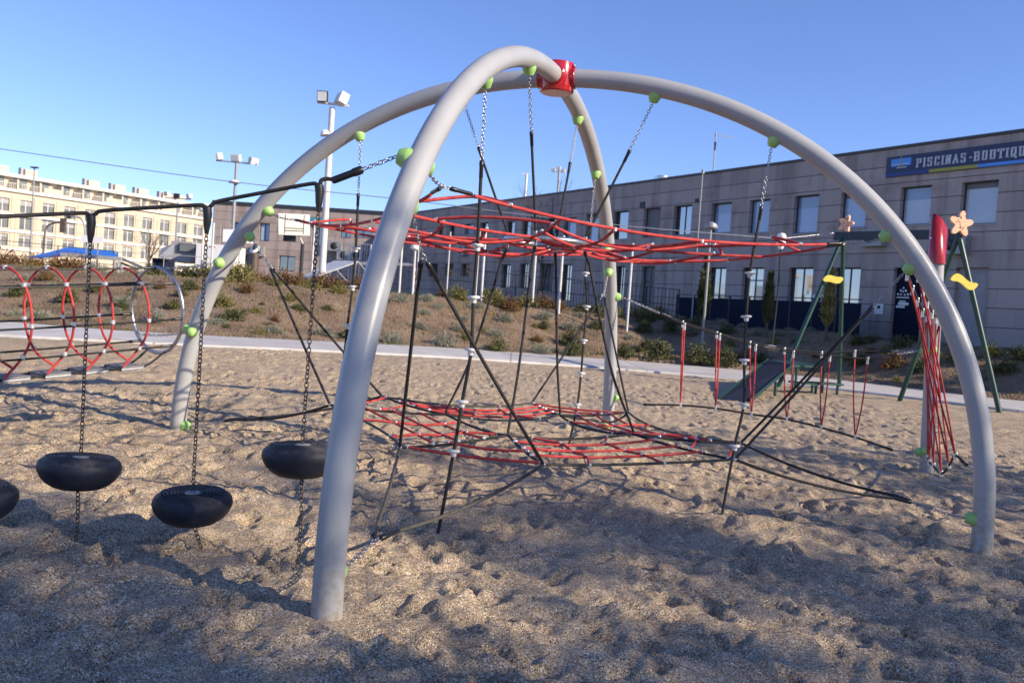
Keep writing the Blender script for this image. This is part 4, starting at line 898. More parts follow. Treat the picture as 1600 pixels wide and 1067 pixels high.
# ================================================================= PLANTING ON THE EMBANKMENT
def PB_(x,y):            # pixel -> point on the embankment
    d=ray(x,y); last=None
    for Y in np.arange(24,60,.1):
        P=np.array([0,0,CH])+d*(Y/d[1])
        if Y>farL(P[0]) and P[2]<=berm(P[0],Y)+.03: return P
    return PY(x,y,38)
def leafcloud(mb,n,rad,k,lf=(.05,.022),flat=.75,inner=.35,seed=0,spiky=0.):
    g=np.random.default_rng(seed); V=[];Fc=[]
    ncl=max(6,n//45); cl=g.normal(size=(ncl,3)); cl/=np.linalg.norm(cl,axis=1)[:,None]; cl[:,2]=np.abs(cl[:,2]); cl*=g.uniform(inner,.85,(ncl,1))
    for i in range(n):
        c=cl[i%ncl]+g.normal(size=3)*.20; c[2]=abs(c[2]); q=np.linalg.norm(c); 
        if q>1.08: c*=1.08/q
        P=c*np.array([rad,rad,rad*flat*1.1]); out=c/(np.linalg.norm(c)+1e-6); t=out*(.4+spiky)+g.normal(size=3)*.6+[0,0,.35]; t/=np.linalg.norm(t); s_=np.cross(t,g.normal(size=3)); s_/=np.linalg.norm(s_)
        L_=lf[0]*g.uniform(.6,1.4); w_=lf[1]*g.uniform(.6,1.4); b=len(V); V+=[P-s_*w_*.5,P+s_*w_*.5+t*L_*.3,P+t*L_,P-s_*w_*.6+t*L_*.4]; Fc.append((b,b+1,b+2,b+3))
    mb.add(V,Fc,k,None,False)
def stems(mb,n,rad,h_,seed,k='trunk',r=.008):
    g=np.random.default_rng(seed)
    for i in range(n):
        a=g.uniform(0,6.28); q=g.uniform(.2,.8)*rad; mb.tube([[0,0,-.05],[q*.4*math.cos(a),q*.4*math.sin(a),h_*.5],[q*math.cos(a),q*math.sin(a),h_*g.uniform(.7,1)]],[r,r*.8,r*.4],k,4,False)
def shrub_proto(k,n,lf,flat,sd,spiky=0.):
    mb=M(); leafcloud(mb,n,.5,k,lf,flat,.3,sd,spiky); me_o=obj('foliage',mb); m2=M(); stems(m2,9,.4,.4*flat,sd+1); st=obj('stem',m2); return me_o,st
PR={}
for n_,k,q,lf,fl,sp_ in (('grey','leaf_grey',1500,(.085,.018),.75,.5),('green','leaf_green',1300,(.085,.035),.9,.1),('russet','leaf_red',1400,(.075,.03),.95,.1),('yellow','leaf_yel',1300,(.10,.03),1.05,.3)):
    PR[n_]=[shrub_proto(k,q,lf,fl,31+7*j+len(n_),sp_) for j in range(3)]
used=set()
DESC={'grey':('mounded grey green shrub','grey green mounded shrubs on the embankment'),'green':('bushy green shrub','green shrubs on the embankment'),
      'russet':('russet brown bush','russet bushes along the embankment crest'),'yellow':('yellow green bush','yellow green bushes on the embankment')}
lcount={}
def place_desc(x,y):
    t=(y-450-(x-300)*.06)
    row='on the crest' if t<8 else ('halfway up' if t<52 else 'low on the slope')
    cols_=[(200,'behind the red hoops'),(330,'behind the steel hoop'),(480,'just right of the left leg'),(560,'left of the front pillar'),(690,'right of the front pillar'),(800,'behind the net centre'),(930,'left of the rear leg'),(1060,'right of the rear leg'),(1180,'beside the ramp'),(1330,'behind the green frame'),(1460,'left of the red post'),(1700,'right of the arch leg')]
    return row+' '+next(d for lim,d in cols_ if x<lim)
def shrub(kind,x,y,wpx,tall=1.):
    P=PB_(x,y); sc=wpx*P[1]/F*random.uniform(1.0,1.2); z=berm(P[0],P[1]); fo,st=random.choice(PR[kind])
    nm={'grey':'grey_shrub','green':'green_shrub','russet':'russet_bush','yellow':'yellow_green_bush'}[kind]
    d_=DESC[kind]; 
    if fo.name in used or True:
        o=fo.copy(); c=st.copy(); col.objects.link(o); col.objects.link(c)
    o.name=nm; o.location=(float(P[0]),float(P[1]),float(z)-.02); o.rotation_euler=(0,0,random.uniform(0,6.28)); o.scale=(sc,sc*random.uniform(.85,1.15),sc*tall*random.uniform(.85,1.15))
    c.parent=o; c.name='stem'
    tag(o,d_[0]+' '+place_desc(x,y),'shrub',d_[1]); return o
SH=[('grey',340,508,34),('grey',428,520,32),('grey',508,523,34),('grey',612,536,38),('grey',624,471,30),('grey',666,470,24),('grey',689,478,14),('grey',663,489,24),('grey',651,512,30),('grey',695,541,42),
('grey',724,499,22),('grey',717,518,26),('grey',742,481,26),('grey',787,503,30),('grey',774,527,34),('green',775,548,34),('grey',760,546,26),('grey',850,496,28),('russet',839,533,26),('grey',845,553,38),('grey',890,513,28),('grey',905,496,22),('green',906,489,28),('green',892,536,34),('green',898,556,40),('grey',937,510,24),('green',974,556,46),
('green',1005,504,30),('green',1004,517,28),('green',1049,517,32),('grey',1055,500,28),('grey',1077,499,24),('green',1087,509,30),('grey',1126,509,28),('green',1136,521,32),('grey',1159,512,16),('grey',1186,522,26),('grey',1219,522,22),('green',1092,566,48),('green',1128,568,42),('green',1033,563,46),('green',1014,544,34),('russet',1160,566,34),('green',1190,565,30),
('grey',1266,515,20),('grey',1293,522,20),('green',1343,537,28),('russet',1369,528,24),('green',1408,543,34),('green',1430,533,28),('green',1500,566,40),('green',1565,582,46),('green',1590,560,36),('yellow',1550,556,40),('green',1345,568,34),('russet',1395,575,38),('green',1440,580,36),
('russet',15,414,46),('russet',50,416,48),('russet',88,414,50),('russet',122,417,44),('grey',152,424,40),('grey',60,500,42),('grey',25,492,26),('green',24,462,30),('green',107,470,34),('grey',190,473,32),('grey',183,489,22),('grey',243,502,38),('grey',226,450,24),('green',297,450,30),('green',270,480,28),('green',362,500,40),('yellow',350,478,38),('yellow',372,442,50),('green',312,430,40),('green',290,428,36),('russet',385,456,28),('yellow',330,432,36),('green',240,430,36),('grey',205,428,34),
('russet',410,436,38),('russet',442,438,42),('russet',470,440,42),('russet',502,442,44),('russet',532,443,44),('russet',563,446,40),('yellow',430,450,30),('yellow',485,452,32),('yellow',530,456,30),('yellow',715,469,32),('russet',692,465,26),('yellow',770,474,34),('russet',800,472,34),('yellow',822,478,34),('russet',850,480,40),('russet',873,484,30),('yellow',1000,494,34),('yellow',1030,497,30),('green',930,489,30),('yellow',960,494,28),
('green',570,527,26),('green',468,486,26),('yellow',455,470,24),('russet',560,497,20),('green',545,526,32),('grey',135,498,26),('green',150,455,26),('grey',80,450,24),('russet',180,520,22),('yellow',405,525,24)]
for a in SH: shrub(*a)
rg=random.Random(3)
for n in range(74):         # smaller plants between them
    x=rg.uniform(0,1590); t=rg.random(); y0=420+(x)*.062 if x<1000 else 482+(x-1000)*.085; y1=512+x*.055 if x<1200 else 578+(x-1200)*.11
    shrub(rg.choice(['grey','green','green','russet','yellow']),x,y0+8+(y1-y0-10)*t,rg.uniform(12,24))
for a in PR.values():
    for f_,s_ in a: bpy.data.objects.remove(f_); bpy.data.objects.remove(s_)
# low dry ground cover and litter: uncountable
def cover():
    g=np.random.default_rng(5); mb=M(); V=[];Fc=[]
    cx=g.uniform(-26,26,1100); cd=g.uniform(.1,12,1100)
    for i in range(17000):
        j=g.integers(1100); x=cx[j]+g.normal()*.35; d=abs(cd[j]+g.normal()*.35); y=float(farL(x))+d; z=float(berm(x,y))
        z+=float(.22*vnoise(np.array([x]),np.array([y]),2.2,21)[0]+.10*vnoise(np.array([x]),np.array([y]),.8,22)[0])*min(1,d)
        a=g.uniform(0,6.28); h_=g.uniform(.03,.13)*(1.3 if d<.8 else 1); w_=g.uniform(.012,.035); l=g.normal(size=2)*.05
        b=len(V); V+=[(x-w_*math.cos(a),y-w_*math.sin(a),z-.02),(x+w_*math.cos(a),y+w_*math.sin(a),z-.02),(x+l[0],y+l[1],z+h_)]; Fc.append((b,b+1,b+2))
    mb.add(V,Fc,'dry',None,False); obj('ground_cover',mb,kind='stuff',label='dry grass tufts and litter scattered over the brown embankment')
cover()
# cypresses
def cypress(x,yb,yt,w_,Y,k,lab,nm='cypress'):
    B=PY(x,yb,Y); T=PY(x+(yb-yt)*.07,yt,Y); h_=T[2]-B[2]; r=w_*Y/F/2; t=thing(nm,[B[0],B[1],B[2]-.3],lab,'tree')
    mb=M(); mb.tube([B-[0,0,.4],B+[0,0,h_*.9]],[.07,.02],'trunk',8); obj('trunk',mb,t); g=np.random.default_rng(int(x)); V=[];Fc=[]
    for i in range(1500):
        u=g.random()**.9; pr=(math.sin(min(1,u*1.15+.06)*math.pi)**.55)*(1-.35*u); a=g.uniform(0,6.28); q=pr*r*g.uniform(.55,1.12)*(1+.18*math.sin(9*u+a*2)); P=B+np.array([q*math.cos(a),q*math.sin(a),h_*(.08+.92*u)])
        tt=np.array([math.cos(a)*.4,math.sin(a)*.4,1])+g.normal(size=3)*.25; tt/=np.linalg.norm(tt); s_=np.cross(tt,g.normal(size=3)); s_/=np.linalg.norm(s_); l=.20*g.uniform(.6,1.3); b=len(V); V+=[P-s_*.03,P+s_*.03,P+s_*.02+tt*l,P-s_*.02+tt*l]; Fc.append((b,b+1,b+2,b+3))
    mb=M(); mb.add(V,Fc,k,None,False); obj('crown',mb,t)
cypress(1097,506,402,16,37,'leaf_cyp','narrow cypress standing against the stone building, tallest of the three small trees')
cypress(1198,512,430,12,36,'leaf_cyp','small narrow cypress in front of the dark fence, between the hanging ropes')
cypress(1291,518,425,15,34.5,'leaf_yel','slim yellowing young tree framed by the left legs of the green frame','young_tree')
# bare trees
def bare_tree(x,yb,yt,wpx,Y,lab,k='trunk',seed=1,r0=.09,gen=6,leaves=0,pos=None,H=None,spread=.5,leafk='leaf_green',lsz=.12):
    if pos is None: B=PY(x,yb,Y); T=PY(x,yt,Y); H=T[2]-B[2]
    else: B=np.array(pos,float)
    g=np.random.default_rng(seed); t=thing('bare_tree' if not leaves else 'leafy_tree',B,lab,'tree'); mb=M(); tips=[]
    def br(P,d,L_,r,n):
        q=P+d*L_*.5+g.normal(size=3)*L_*.04; e=P+d*L_+g.normal(size=3)*L_*.05; mb.tube([P,q,e],[r,r*.85,r*.7],k,5 if n<3 else 4,False)
        if n>=2: tips.append(e); tips.append(q)
        if n>=gen: return
        for c in range(3 if n<3 else 2):
            dd=d+g.normal(size=3)*spread*(1 if n else .55); dd[2]=dd[2]*.75+.32; dd/=np.linalg.norm(dd); br(e if c<2 else q,dd,L_*g.uniform(.66,.86),r*.62,n+1)
    br(B-[0,0,.2],np.array([0.02,0,1.]),H*.28,r0,0); obj('trunk',mb,t)
    if leaves:
        V=[];Fc=[]
        for i in range(leaves):
            P=tips[g.integers(len(tips))]+g.normal(size=3)*.20; a=g.normal(size=3); a/=np.linalg.norm(a); s_=np.cross(a,g.normal(size=3)); s_/=np.linalg.norm(s_); b=len(V); l=lsz*g.uniform(.6,1.4); V+=[P,P+a*l*.5+s_*l*.35,P+a*l,P+a*l*.5-s_*l*.35]; Fc.append((b,b+1,b+2,b+3))
        mb=M(); mb.add(V,Fc,leafk,None,False); obj('crown',mb,t)
    return t
bare_tree(848,470,275,80,62,'bare winter tree with thin pale twigs rising above the stone building roof',seed=4,r0=.12,spread=.34)
bare_tree(230,432,352,60,58,'bare winter tree in front of the cream apartment block',seed=9,r0=.08,spread=.34)
# trees outside the picture on the right that shade the foreground
def shade(x,y,H,n,seed,lab,lsz=.20,sp=.5): bare_tree(0,0,0,0,0,lab,seed=seed,r0=.16,gen=6,leaves=n,pos=(x,y,-.1),H=H,spread=sp,lsz=lsz)
shade(23.5,-7.4,15.5,15500,21,'tall finely leafed tree outside the frame whose thin shade falls on the near sand',.21,.5)
shade(9.4,-2.2,6.4,4600,22,'lower leafy tree outside the frame beside the camera on the right')
shade(19.0,-6.6,12.5,7500,23,'finely leafed tree outside the frame, behind the taller one',.20,.5)
shade(15.8,5.6,7.4,1700,24,'thin leafed tree outside the frame level with the nets on the right',.2)
shade(27.5,23.2,8.5,10000,25,'dense leafy tree outside the frame by the stone building',.3)

# ================================================================= POLES, LAMPS, COURT FURNITURE
def pole(mb,x,yb,yt,Y,r,k,xt=None):
    T=PY(xt if xt else x+(yb-yt)*.07,yt,Y); B=np.array([T[0],T[1],-.1+berm(T[0],T[1]) if Y>30 else 0]); mb.tube([B,[T[0],T[1],T[2]]],[r,r*.8],k,10); return T
def head(parent,P,face,w_,h_,d_,k,lensk,nm='floodlight'):
    face=np.array(face,float); face/=np.linalg.norm(face); sx=np.cross([0,0,1],face); sx/=np.linalg.norm(sx); u_=np.cross(face,sx); rot=np.stack([sx,face,u_],1)
    mb=M(); mb.box(P,(w_,d_,h_),k,rot); o=obj(nm,mb,parent); mb=M(); mb.box(P+face*(d_/2+.012),(w_*.86,.02,h_*.84),lensk,rot); obj('lens',mb,o)
# mast A, big white
T=PY(519,172,42); t=thing('floodlight_mast',[T[0],T[1],1.9],'tall white floodlight mast with two lamps, behind the left half of the arch','floodlight mast','floodlight masts')
mb=M(); pole(mb,519,430,168,42,.17,'whitepole',519); obj('pole',mb,t)
mb=M(); mb.bar(PY(496,160,42),PY(545,166,42),.12,.10,'whitepole'); obj('crossbar',mb,t)
head(t,PY(504,151,41.8),(-.1,-1,-.15),.50,.50,.14,'dark','lens'); head(t,PY(534,155,42),(.8,.5,-.35),.70,.50,.40,'white','lens')
mb=M(); c=PY(508,208,42); mb.lathe([(.25,-.12),(.24,-.05),(.18,.08),(.06,.15)],c,(-.25,0,1),'white',16); mb.bar(c,PY(516,205,42),.06,.06,'whitepole'); obj('lamp',mb,t)
# mast B
T=PY(370,250,62); t=thing('floodlight_mast',[T[0],T[1],1.9],'floodlight mast with three grey lamps, left of the wide arch','floodlight mast','floodlight masts')
mb=M(); pole(mb,370,420,252,62,.13,'greypole',370); obj('pole',mb,t); mb=M(); mb.bar(PY(338,251,62),PY(402,257,62),.1,.1,'greypole'); obj('crossbar',mb,t)
for x,y,fc in ((343,245,(-.9,-.5,-.3)),(369,247,(-.2,-1,-.3)),(396,252,(.8,-.6,-.3))): head(t,PY(x,y,62),fc,.62,.46,.35,'whitepole','lens')
mb=M(); mb.lathe([(.4,-.1),(.38,0),(.2,.1),(.05,.14)],PY(366,284,61.8),(0,0,1),'whitepole',14); obj('lamp',mb,t)
# mast C, behind the cream block side
T=PY(277,318,80); t=thing('floodlight_mast',[T[0],T[1],1.9],'floodlight mast with a row of three lamps against the cream apartment block','floodlight mast','floodlight masts')
mb=M(); pole(mb,276,420,316,80,.10,'greypole',278); mb.bar(PY(258,309,80),PY(298,312,80),.1,.1,'greypole'); obj('pole',mb,t)
for x,y,fc,k in ((261,303,(-.5,-1,-.2),'whitepole'),(276,306,(0,-1,-.2),'dark'),(296,307,(.9,-.4,.2),'whitepole')): head(t,PY(x,y,80),fc,.46,.38,.3,k,'lens' if k!='dark' else 'dark')
T=PY(874,268,110); t=thing('floodlight_mast',[T[0],T[1],1.9],'distant floodlight mast showing above the stone roof beside the rear leg','floodlight mast','floodlight masts')
mb=M(); pole(mb,870,400,266,110,.18,'greypole',874); mb.bar(PY(864,268,110),PY(880,269,110),.15,.15,'greypole'); obj('pole',mb,t)
for x,y in ((865,266),(873,263),(880,267)): head(t,PY(x,y,110),(-.3,-1,-.2),.5,.4,.3,'whitepole','lens')
# tall grey street light far left
T=PY(54,263,70); t=thing('street_lamp',[T[0],T[1],1.9],'thin tall grey street lamp with a flat dark head at the far left','street lamp')
mb=M(); pole(mb,54,400,262,70,.07,'greypole',54); obj('pole',mb,t); mb=M(); mb.box(PY(54,262,70),(.55,.3,.10),'dark'); obj('lamp_head',mb,t)
def domelamp(x,yt,Y,lab,gr=None,r=.30,k='whitepole',base=.2):
    T=PY(x,yt,Y); t=thing('street_lamp',[T[0],T[1],1.5],lab,'street lamp',gr); mb=M(); pole(mb,x,yt+60,yt+4,Y,.055,k,x); obj('pole',mb,t)
    mb=M(); mb.lathe([(.12,-.14),(r,-.08),(r*1.03,-.04),(r*.85,.07),(r*.45,.14),(.03,.16)],T,(0,0,1),'white' if k=='whitepole' else 'greypole',20); obj('lamp_shade',mb,t)
domelamp(1111,353,36,'pale blue grey street lamp with a domed shade in front of the stone building',r=.27,k='greypole')
domelamp(320,322,48,'street lamp with a white domed shade behind the rope knot near the left leg',r=.30)
domelamp(228+421,386,40,'small domed lamp seen under the net just right of the front pillar',r=.22)
# flag pole style masts and antenna
T=PY(1098,272,41); t=thing('lightning_mast',[T[0],T[1],1.7],'thin tall pale mast rising in front of the stone building above the cypress','mast'); mb=M(); pole(mb,1085,490,270,41,.035,'greypole',1098); mb.lathe([(.07,0),(.07,.18),(.03,.2)],PY(1098,272,41),(0,0,1),'greypole',8); obj('pole',mb,t)
A0=FR.px(1118,250)[0]; base_=FR.P(A0,ROOF+.05,-3); T=PY(1119,207,base_[1]); base_[0]=T[0]
t=thing('roof_antenna',base_,'television antenna on the roof of the stone building inside the wide arch','antenna')
mb=M(); mb.tube([base_-[0,0,.3],[T[0],base_[1],T[2]]],.035,'greypole',8); obj('pole',mb,t)
mb=M(); a=np.array([T[0]-.15,T[1],T[2]-.15]); b=a+[1.25,.4,0]; mb.tube([a,b],.015,'greypole',6)
for q in np.linspace(.15,1,9): c=lerp(a,b,q); mb.tube([c-[0,.0,.10*(1.2-q*.5)],c+[0,0,.10*(1.2-q*.5)]],.008,'greypole',4); 
mb.tube([[T[0],T[1],T[2]-1.0],[T[0],T[1],T[2]-.55]],[.05,.07],'dark',8); obj('aerial',mb,t)
T=PY(823,272,85); t=thing('roof_mast',[T[0],T[1],8],'small white mast above the roof, left of the bare tree','mast'); mb=M(); mb.tube([[T[0],T[1],7],T],.12,'whitepole',8); mb.bar(T-[.5,0,-.0],T+[.4,0,0],.08,.08,'whitepole'); obj('pole',mb,t)
# ball court posts
posts=[(704,386,430,46,.035),(759,383,464,39.5,.055),(750,385,455,44,.03),(839,392,467,39.5,.055),(881,392,476,39,.055),(989,404,484,38,.05),(629,395,450,40,.05),(655,400,450,48,.03),(492,345,430,43.5,.045),(334,350,430,42,.05),(376,395,432,42,.05)]
names_=['between the front pillar and first step rope','right behind the first step rope, bright white','right behind the first step rope, thinner and greyer','bluish, left of the inner ropes','bright white, under the steel ring','just right of the rear leg','touching the right edge of the front pillar','just right of the goal','beside the tall floodlight mast','right of the knotted rope above the steel hoop','under the left half of the arch, by the kiosk']
for (x,yt,yb,Y,r),l in zip(posts,names_):
    T=PY(x,yt-22 if yt>380 else yt,Y); t=M(); B=[T[0],T[1],float(berm(T[0],T[1]))-.3]; t.tube([B,T],r,'whitepole',8); t.lathe([(r*1.15,0),(r*1.2,.02),(r*.6,.05)],T,(0,0,1),'whitepole',8)
    obj('court_post',t,label='thin ball court post '+l,cat='post',group='thin white posts of the ball court')
def fence(xy,Y,h_,lab,k='greypole',step=2.5,name='court_fence',rails=(0,.5,1),bars=0,rr=.02):
    A=PY(xy[0],xy[1],Y[0]); B=PY(xy[2],xy[3],Y[1]); n=int(np.linalg.norm((B-A)[:2])/step)+1; t=thing(name,[A[0],A[1],A[2]-h_],lab,'fence')
    for q in range(n+1): c=lerp(A,B,q/n); mb=M(); mb.tube([c-[0,0,h_+.3],c],.03,k,6); obj('fence_post',mb,t)
    for v in rails: mb=M(); mb.tube([A-[0,0,h_*v+.02],B-[0,0,h_*v+.02]],rr,k,6); obj('rail',mb,t)
    if bars:
        mb=M(); L_=np.linalg.norm(B-A); 
        for q in range(int(L_/bars)): c=lerp(A,B,(q+.5)/int(L_/bars)); mb.tube([c-[0,0,h_],c],.012,k,4,False)
        obj('mesh_panel',mb,t)
    return t
fence((0,375,178,392),(50,52),1.6,'dark rail fence crossing in front of the cream apartment block at the left','dark',3,'rail_fence')
fence((180,393,330,402),(52,54),1.6,'low rail fence behind the shrubs beside the steel hoop','greypole',3,'rail_fence')
fence((690,418,1062,452),(58,40),2.2,'dark mesh fence along the foot of the stone building, under the nets','dark',2.4,'mesh_fence',(0,.33,.66,1),.25)
fence((0,330,345,352),(56,58),3.2,'tall thin ball court netting fence in front of the cream apartment block','greypole',5,'netting_fence',(0,.33,.66,1),.6,.008)
fence((531,378,580,382),(50,49),2.4,'pale vertical bar railing above the ramp, left of the front pillar','whitepole',1.0,'bar_railing',(0,1),.16)
# navy panel fence before the building
FF=Facade(FO+FN*2.2,FD,FN); zt_=FF.px(1200,469)[1]; zl_=.9
t=thing('panel_fence',FF.P(FF.px(1345,480)[0],zl_,0),'dark navy solid panel fence at the foot of the stone building','fence')
sa,sb=FF.px(1347,480)[0],FF.px(1058,480)[0]; n=9
for q in range(n):
    a=sa+(sb-sa)*q/n; b=sa+(sb-sa)*(q+1)/n; mb=M(); bx(FF,a+.04,b-.04,zl_,zt_,0,.05,'navy',mb); obj('panel',mb,t); mb=M(); bx(FF,b-.035,b+.035,zl_,zt_+.12,-.01,.07,'dark',mb); obj('fence_post',mb,t)
mb=M(); bx(FF,sa,sb,zt_+.125,zt_+.17,0,.05,'dark',mb); obj('rail',mb,t)
# basketball backboard
Yb=46; c=PY(463,352,Yb); t=thing('basketball_hoop',PY(476,440,Yb),'basketball hoop with a white backboard on a bent dark pole left of the mast','basketball hoop')
def q4(mb,x0,y0,x1,y1,Y,k,th=.05):
    a=PY(x0,y0,Y); b=PY(x1,y1,Y); mb.box((a+b)/2,(abs(b[0]-a[0]),th,abs(a[2]-b[2])),k)
MT['board']=mat('cream board',(.64,.62,.53),.5,0,.04,2)
bl,brr=PY(435,350,Yb-.45),PY(484,352,Yb+.45); hh=PY(460,334,Yb)[2]-PY(460,367,Yb)[2]; dd=stay_dir(bl,brr); nb=np.array([dd[1],-dd[0],0])
mb=M(); mb.bar(bl,brr,.05,hh,'board')
for q in (.2,.8): p_=lerp(bl,brr,q)+nb*.035; mb.bar(p_-[0,0,hh*.46],p_+[0,0,hh*.46],.04,.012,'dark',upv=nb)
for z_ in (-.18,-.30): mb.bar(lerp(bl,brr,.2)+nb*.05+[0,0,hh*z_],lerp(bl,brr,.8)+nb*.05+[0,0,hh*z_],.012,.04,'dark')
obj('backboard',mb,t)
mb=M(); q4(mb,443,367,462,378,Yb+.4,'dark'); obj('padding',mb,t)
mb=M(); mb.tube(spl([PY(458,360,Yb+.1),PY(466,367,Yb+.3),PY(473,381,Yb+.6)],5),.05,'whitepole',8); mb.tube([PY(473,381,Yb+.6),PY(472,384,Yb+.6)-[0,0,4]],.09,'dark',10); obj('pole',mb,t)
# skate ramp
Yr=43; t=thing('skate_ramp',PY(470,436,Yr),'pale sheet skate ramp on a steel frame behind the russet bushes','ramp')
a,b,c_,d_=PY(464,436,Yr),PY(498,430,Yr-1.5),PY(560,408,Yr-1.2),PY(522,407,Yr+1.0)
mb=M(); V=[a,b,c_,d_]; mb.add(V+[v-[0,0,.06] for v in V],[(0,1,2,3),(7,6,5,4),(0,4,5,1),(1,5,6,2),(2,6,7,3),(3,7,4,0)],'whitepole',None,False); obj('ramp_sheet',mb,t)
for p,q in ((PY(524,420,Yr-1.3),PY(548,446,Yr-1.2)),(PY(508,426,Yr-1.3),PY(516,440,Yr-1.2)),(PY(556,410,Yr-1.1),PY(552,450,Yr-1.1)),(PY(560,410,Yr),PY(585,440,Yr))): mb=M(); mb.tube([p,q],.035,'greypole',6); obj('strut',mb,t)
mb=M(); V=[PY(556,411,Yr),PY(640,413,Yr),PY(640,411,Yr+2),PY(556,409,Yr+2)]; mb.add(V+[v-[0,0,.08] for v in V],[(0,1,2,3),(7,6,5,4),(0,4,5,1),(1,5,6,2),(2,6,7,3),(3,7,4,0)],'greypole',None,False); obj('deck',mb,t)
# goal
Yg=44; t=thing('football_goal',PY(645,452,Yg),'football goal with a red and white striped post right of the front pillar','goal')
mb=M(); A=PY(648,414,Yg); z0=PY(644,455,Yg)[2]
for q in range(8): mb.box([A[0],A[1],z0+(A[2]-z0)*(q+.5)/8],(.10,.10,(A[2]-z0)/8),'red' if q%2 else 'white')
obj('striped_post',mb,t); mb=M(); mb.bar(PY(615,413,Yg+1),A,.10,.10,'white'); obj('crossbar',mb,t)
# kiosk with slanted roof, tent, canopy, brown post lamp
Yk=56; t=thing('white_kiosk',PY(335,420,Yk),'white flat roofed kiosk with a dark shop window left of the arch leg','kiosk')
mb=M(); a=PY(308,380,Yk); b=PY(360,380,Yk); z0=1.2; zt_=a[2]
wa=(PY(308,379,Yk),PY(307,397,Yk)); w0,w1=PY(307,380,Yk),PY(307,397,Yk)
mb.box([(w0[0]+b[0])/2,Yk+1.6,(z0+zt_)/2],(b[0]-w0[0],3.2,zt_-z0),'white'); obj('wall',mb,t)
mb=M(); q4(mb,277,378,306.5,412,Yk+2.2,'conc',2.0); obj('side_wall',mb,t); mb=M(); q4(mb,279,380,306,395,Yk+1.1,'dark',.06); o=obj('shop_window',mb,t); mb=M(); q4(mb,281,381,304,394,Yk+1.05,'farglass',.02); obj('pane',mb,o)
mb=M(); q4(mb,327,385,337,386.5,Yk-.03,'red',.03); obj('stripe',mb,t)
mb=M(); q4(mb,350,358,394,381,Yk+3.4,'white',.3); obj('roof_panel',mb,t)
Yt=54; t=thing('awning_stall',PY(255,420,Yt),'small dark blue stall under a pale slanted awning beside the kiosk','stall')
mb=M(); V=[PY(247,402,Yt-1),PY(268,404,Yt-1),PY(272,380,Yt+1.5),PY(252,388,Yt+1.5)]; mb.add(V+[v-[0,0,.06] for v in V],[(0,1,2,3),(7,6,5,4),(0,4,5,1),(1,5,6,2),(2,6,7,3),(3,7,4,0)],'conc',None,False); obj('awning',mb,t); mb=M(); a=PY(246,404,Yt); b=PY(266,404,Yt); mb.box([(a[0]+b[0])/2,Yt,1.3],(b[0]-a[0],1.5,a[2]*2-2.6),'navy'); obj('body',mb,t)
Yc=52; t=thing('blue_canopy',PY(184,425,Yc),'bright blue canopy roof on a grey steel frame behind the russet bushes at the left','canopy')
A,B,C_,D_=PY(45,402,Yc-2),PY(100,386,Yc),PY(186,393,Yc),PY(184,402,Yc-2.2)
R1,R2,R3,R4=PY(47,401,Yc-2),PY(108,386,Yc+2.4),PY(185,393,Yc+2.0),PY(184.5,402.5,Yc-2.2); R5=PY(112,397,Yc-2.2)
mb=M(); V=[R1,R5,R4,R3,R2]; mb.add(V+[v-[0,0,.12] for v in V],[(0,1,2,3,4),(9,8,7,6,5)]+[(i,i+5,(i+1)%5+5,(i+1)%5) for i in range(5)],'blue',None,False); obj('roof_sheet',mb,t)
mb=M(); mb.bar(PY(95,397.5,Yc-2.3),PY(190,405,Yc-2.3),.14,.22,'conc'); obj('front_beam',mb,t)
for x in (147,184,189):
    a=PY(x,405,Yc-2.25 if x<189 else Yc-.6); mb=M(); mb.box([a[0],a[1],(a[2]-.15+1.2)/2],(.16,.16,a[2]-.15-1.2),'conc'); obj('column',mb,t)
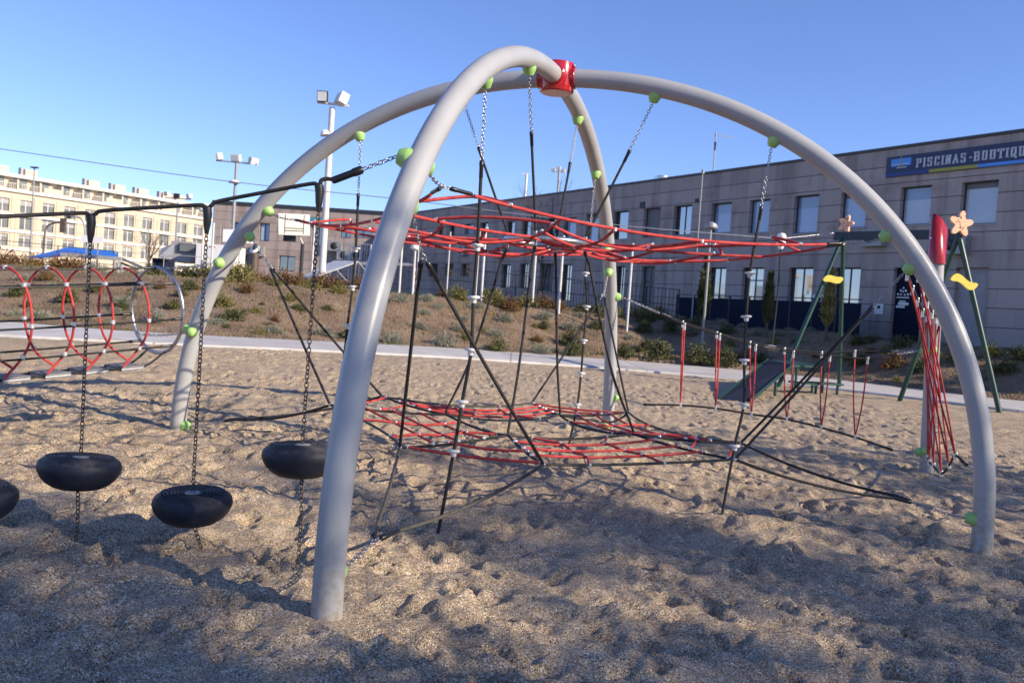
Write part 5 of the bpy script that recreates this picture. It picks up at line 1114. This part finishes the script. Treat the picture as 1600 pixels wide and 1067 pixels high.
mb=M(); mb.bar(PY(190,404,Yc-1.5),PY(224,419,Yc-2),.1,.14,'conc'); mb.bar(PY(190,411,Yc-1.5),PY(215,421,Yc-2),.1,.10,'dark'); obj('stair_rail',mb,t)
Yq=40; c=PY(398,392,Yq); t=thing('round_kiosk_post',PY(400,430,Yq),'thick dark post with a tilted white disc cap standing behind yellow green bushes','post')
mb=M(); mb.tube([[c[0]+.02,Yq,1.2],[c[0],Yq,c[2]-.1]],[.22,.20],'brownhead',14); mb.lathe([(.12,0),(.10,.2),(.03,.28)],[c[0],Yq,c[2]+.05],(.1,0,1),'dark',10); obj('column',mb,t)
mb=M(); mb.lathe([(.02,-.02),(.24,0),(.25,.02),(.05,.05)],[c[0],Yq-.02,c[2]+.05],(-.3,-.75,.75),'white',20); obj('disc_cap',mb,t)
# traffic signals on curved arms
def signal(x0,y0,x1,y1,hd,lab):
    Y=75; a=PY(x0,y1,Y); b=PY(x1,y0,Y); t=thing('traffic_signal',[a[0],Y,1.5],lab,'traffic signal','traffic signals on curved arms'); mid=PY(x0+(x1-x0)*.15,y0+(y1-y0)*.25,Y)
    mb=M(); mb.tube(spl([[a[0],Y,1.0],[a[0],Y,a[2]],mid,PY(x0+(x1-x0)*.5,y0+2,Y),b],6),.08,'brownhead' if hd else 'greypole',8); obj('arm',mb,t)
    if hd: mb=M(); mb.box(b-[0,0,.3],(.4,.4,1.2),'brownhead'); o=obj('signal_head',mb,t)
    else: mb=M(); mb.box(b-[0,0,.1],(.3,.3,.35),'dark'); o=obj('signal_head',mb,t)
signal(68,347,99,385,True,'traffic signal on a curved brownish arm reaching right across the cream apartment block')
signal(133,337,107,370,False,'traffic signal on a curved grey arm reaching left, near the sagging rope knot')
# two white notices on the fence by the knot
for x0,x1,y0,y1,l in ((127,142,367,379,'small white notice board left of the hanging chain in front of the cream block'),(144,161,369,380,'small white notice board right of the hanging chain in front of the cream block')):
    mb=M(); q4(mb,x0,y0,x1,y1,50.5,'white',.04); c=PY((x0+x1)/2,y1,50.6); mb.box([c[0],c[1]+.05,(c[2]+1.2)/2],(.06,.06,c[2]-1.2),'greypole'); obj('notice_board',mb,label=l,cat='notice board',group='white notice boards on the court fence')
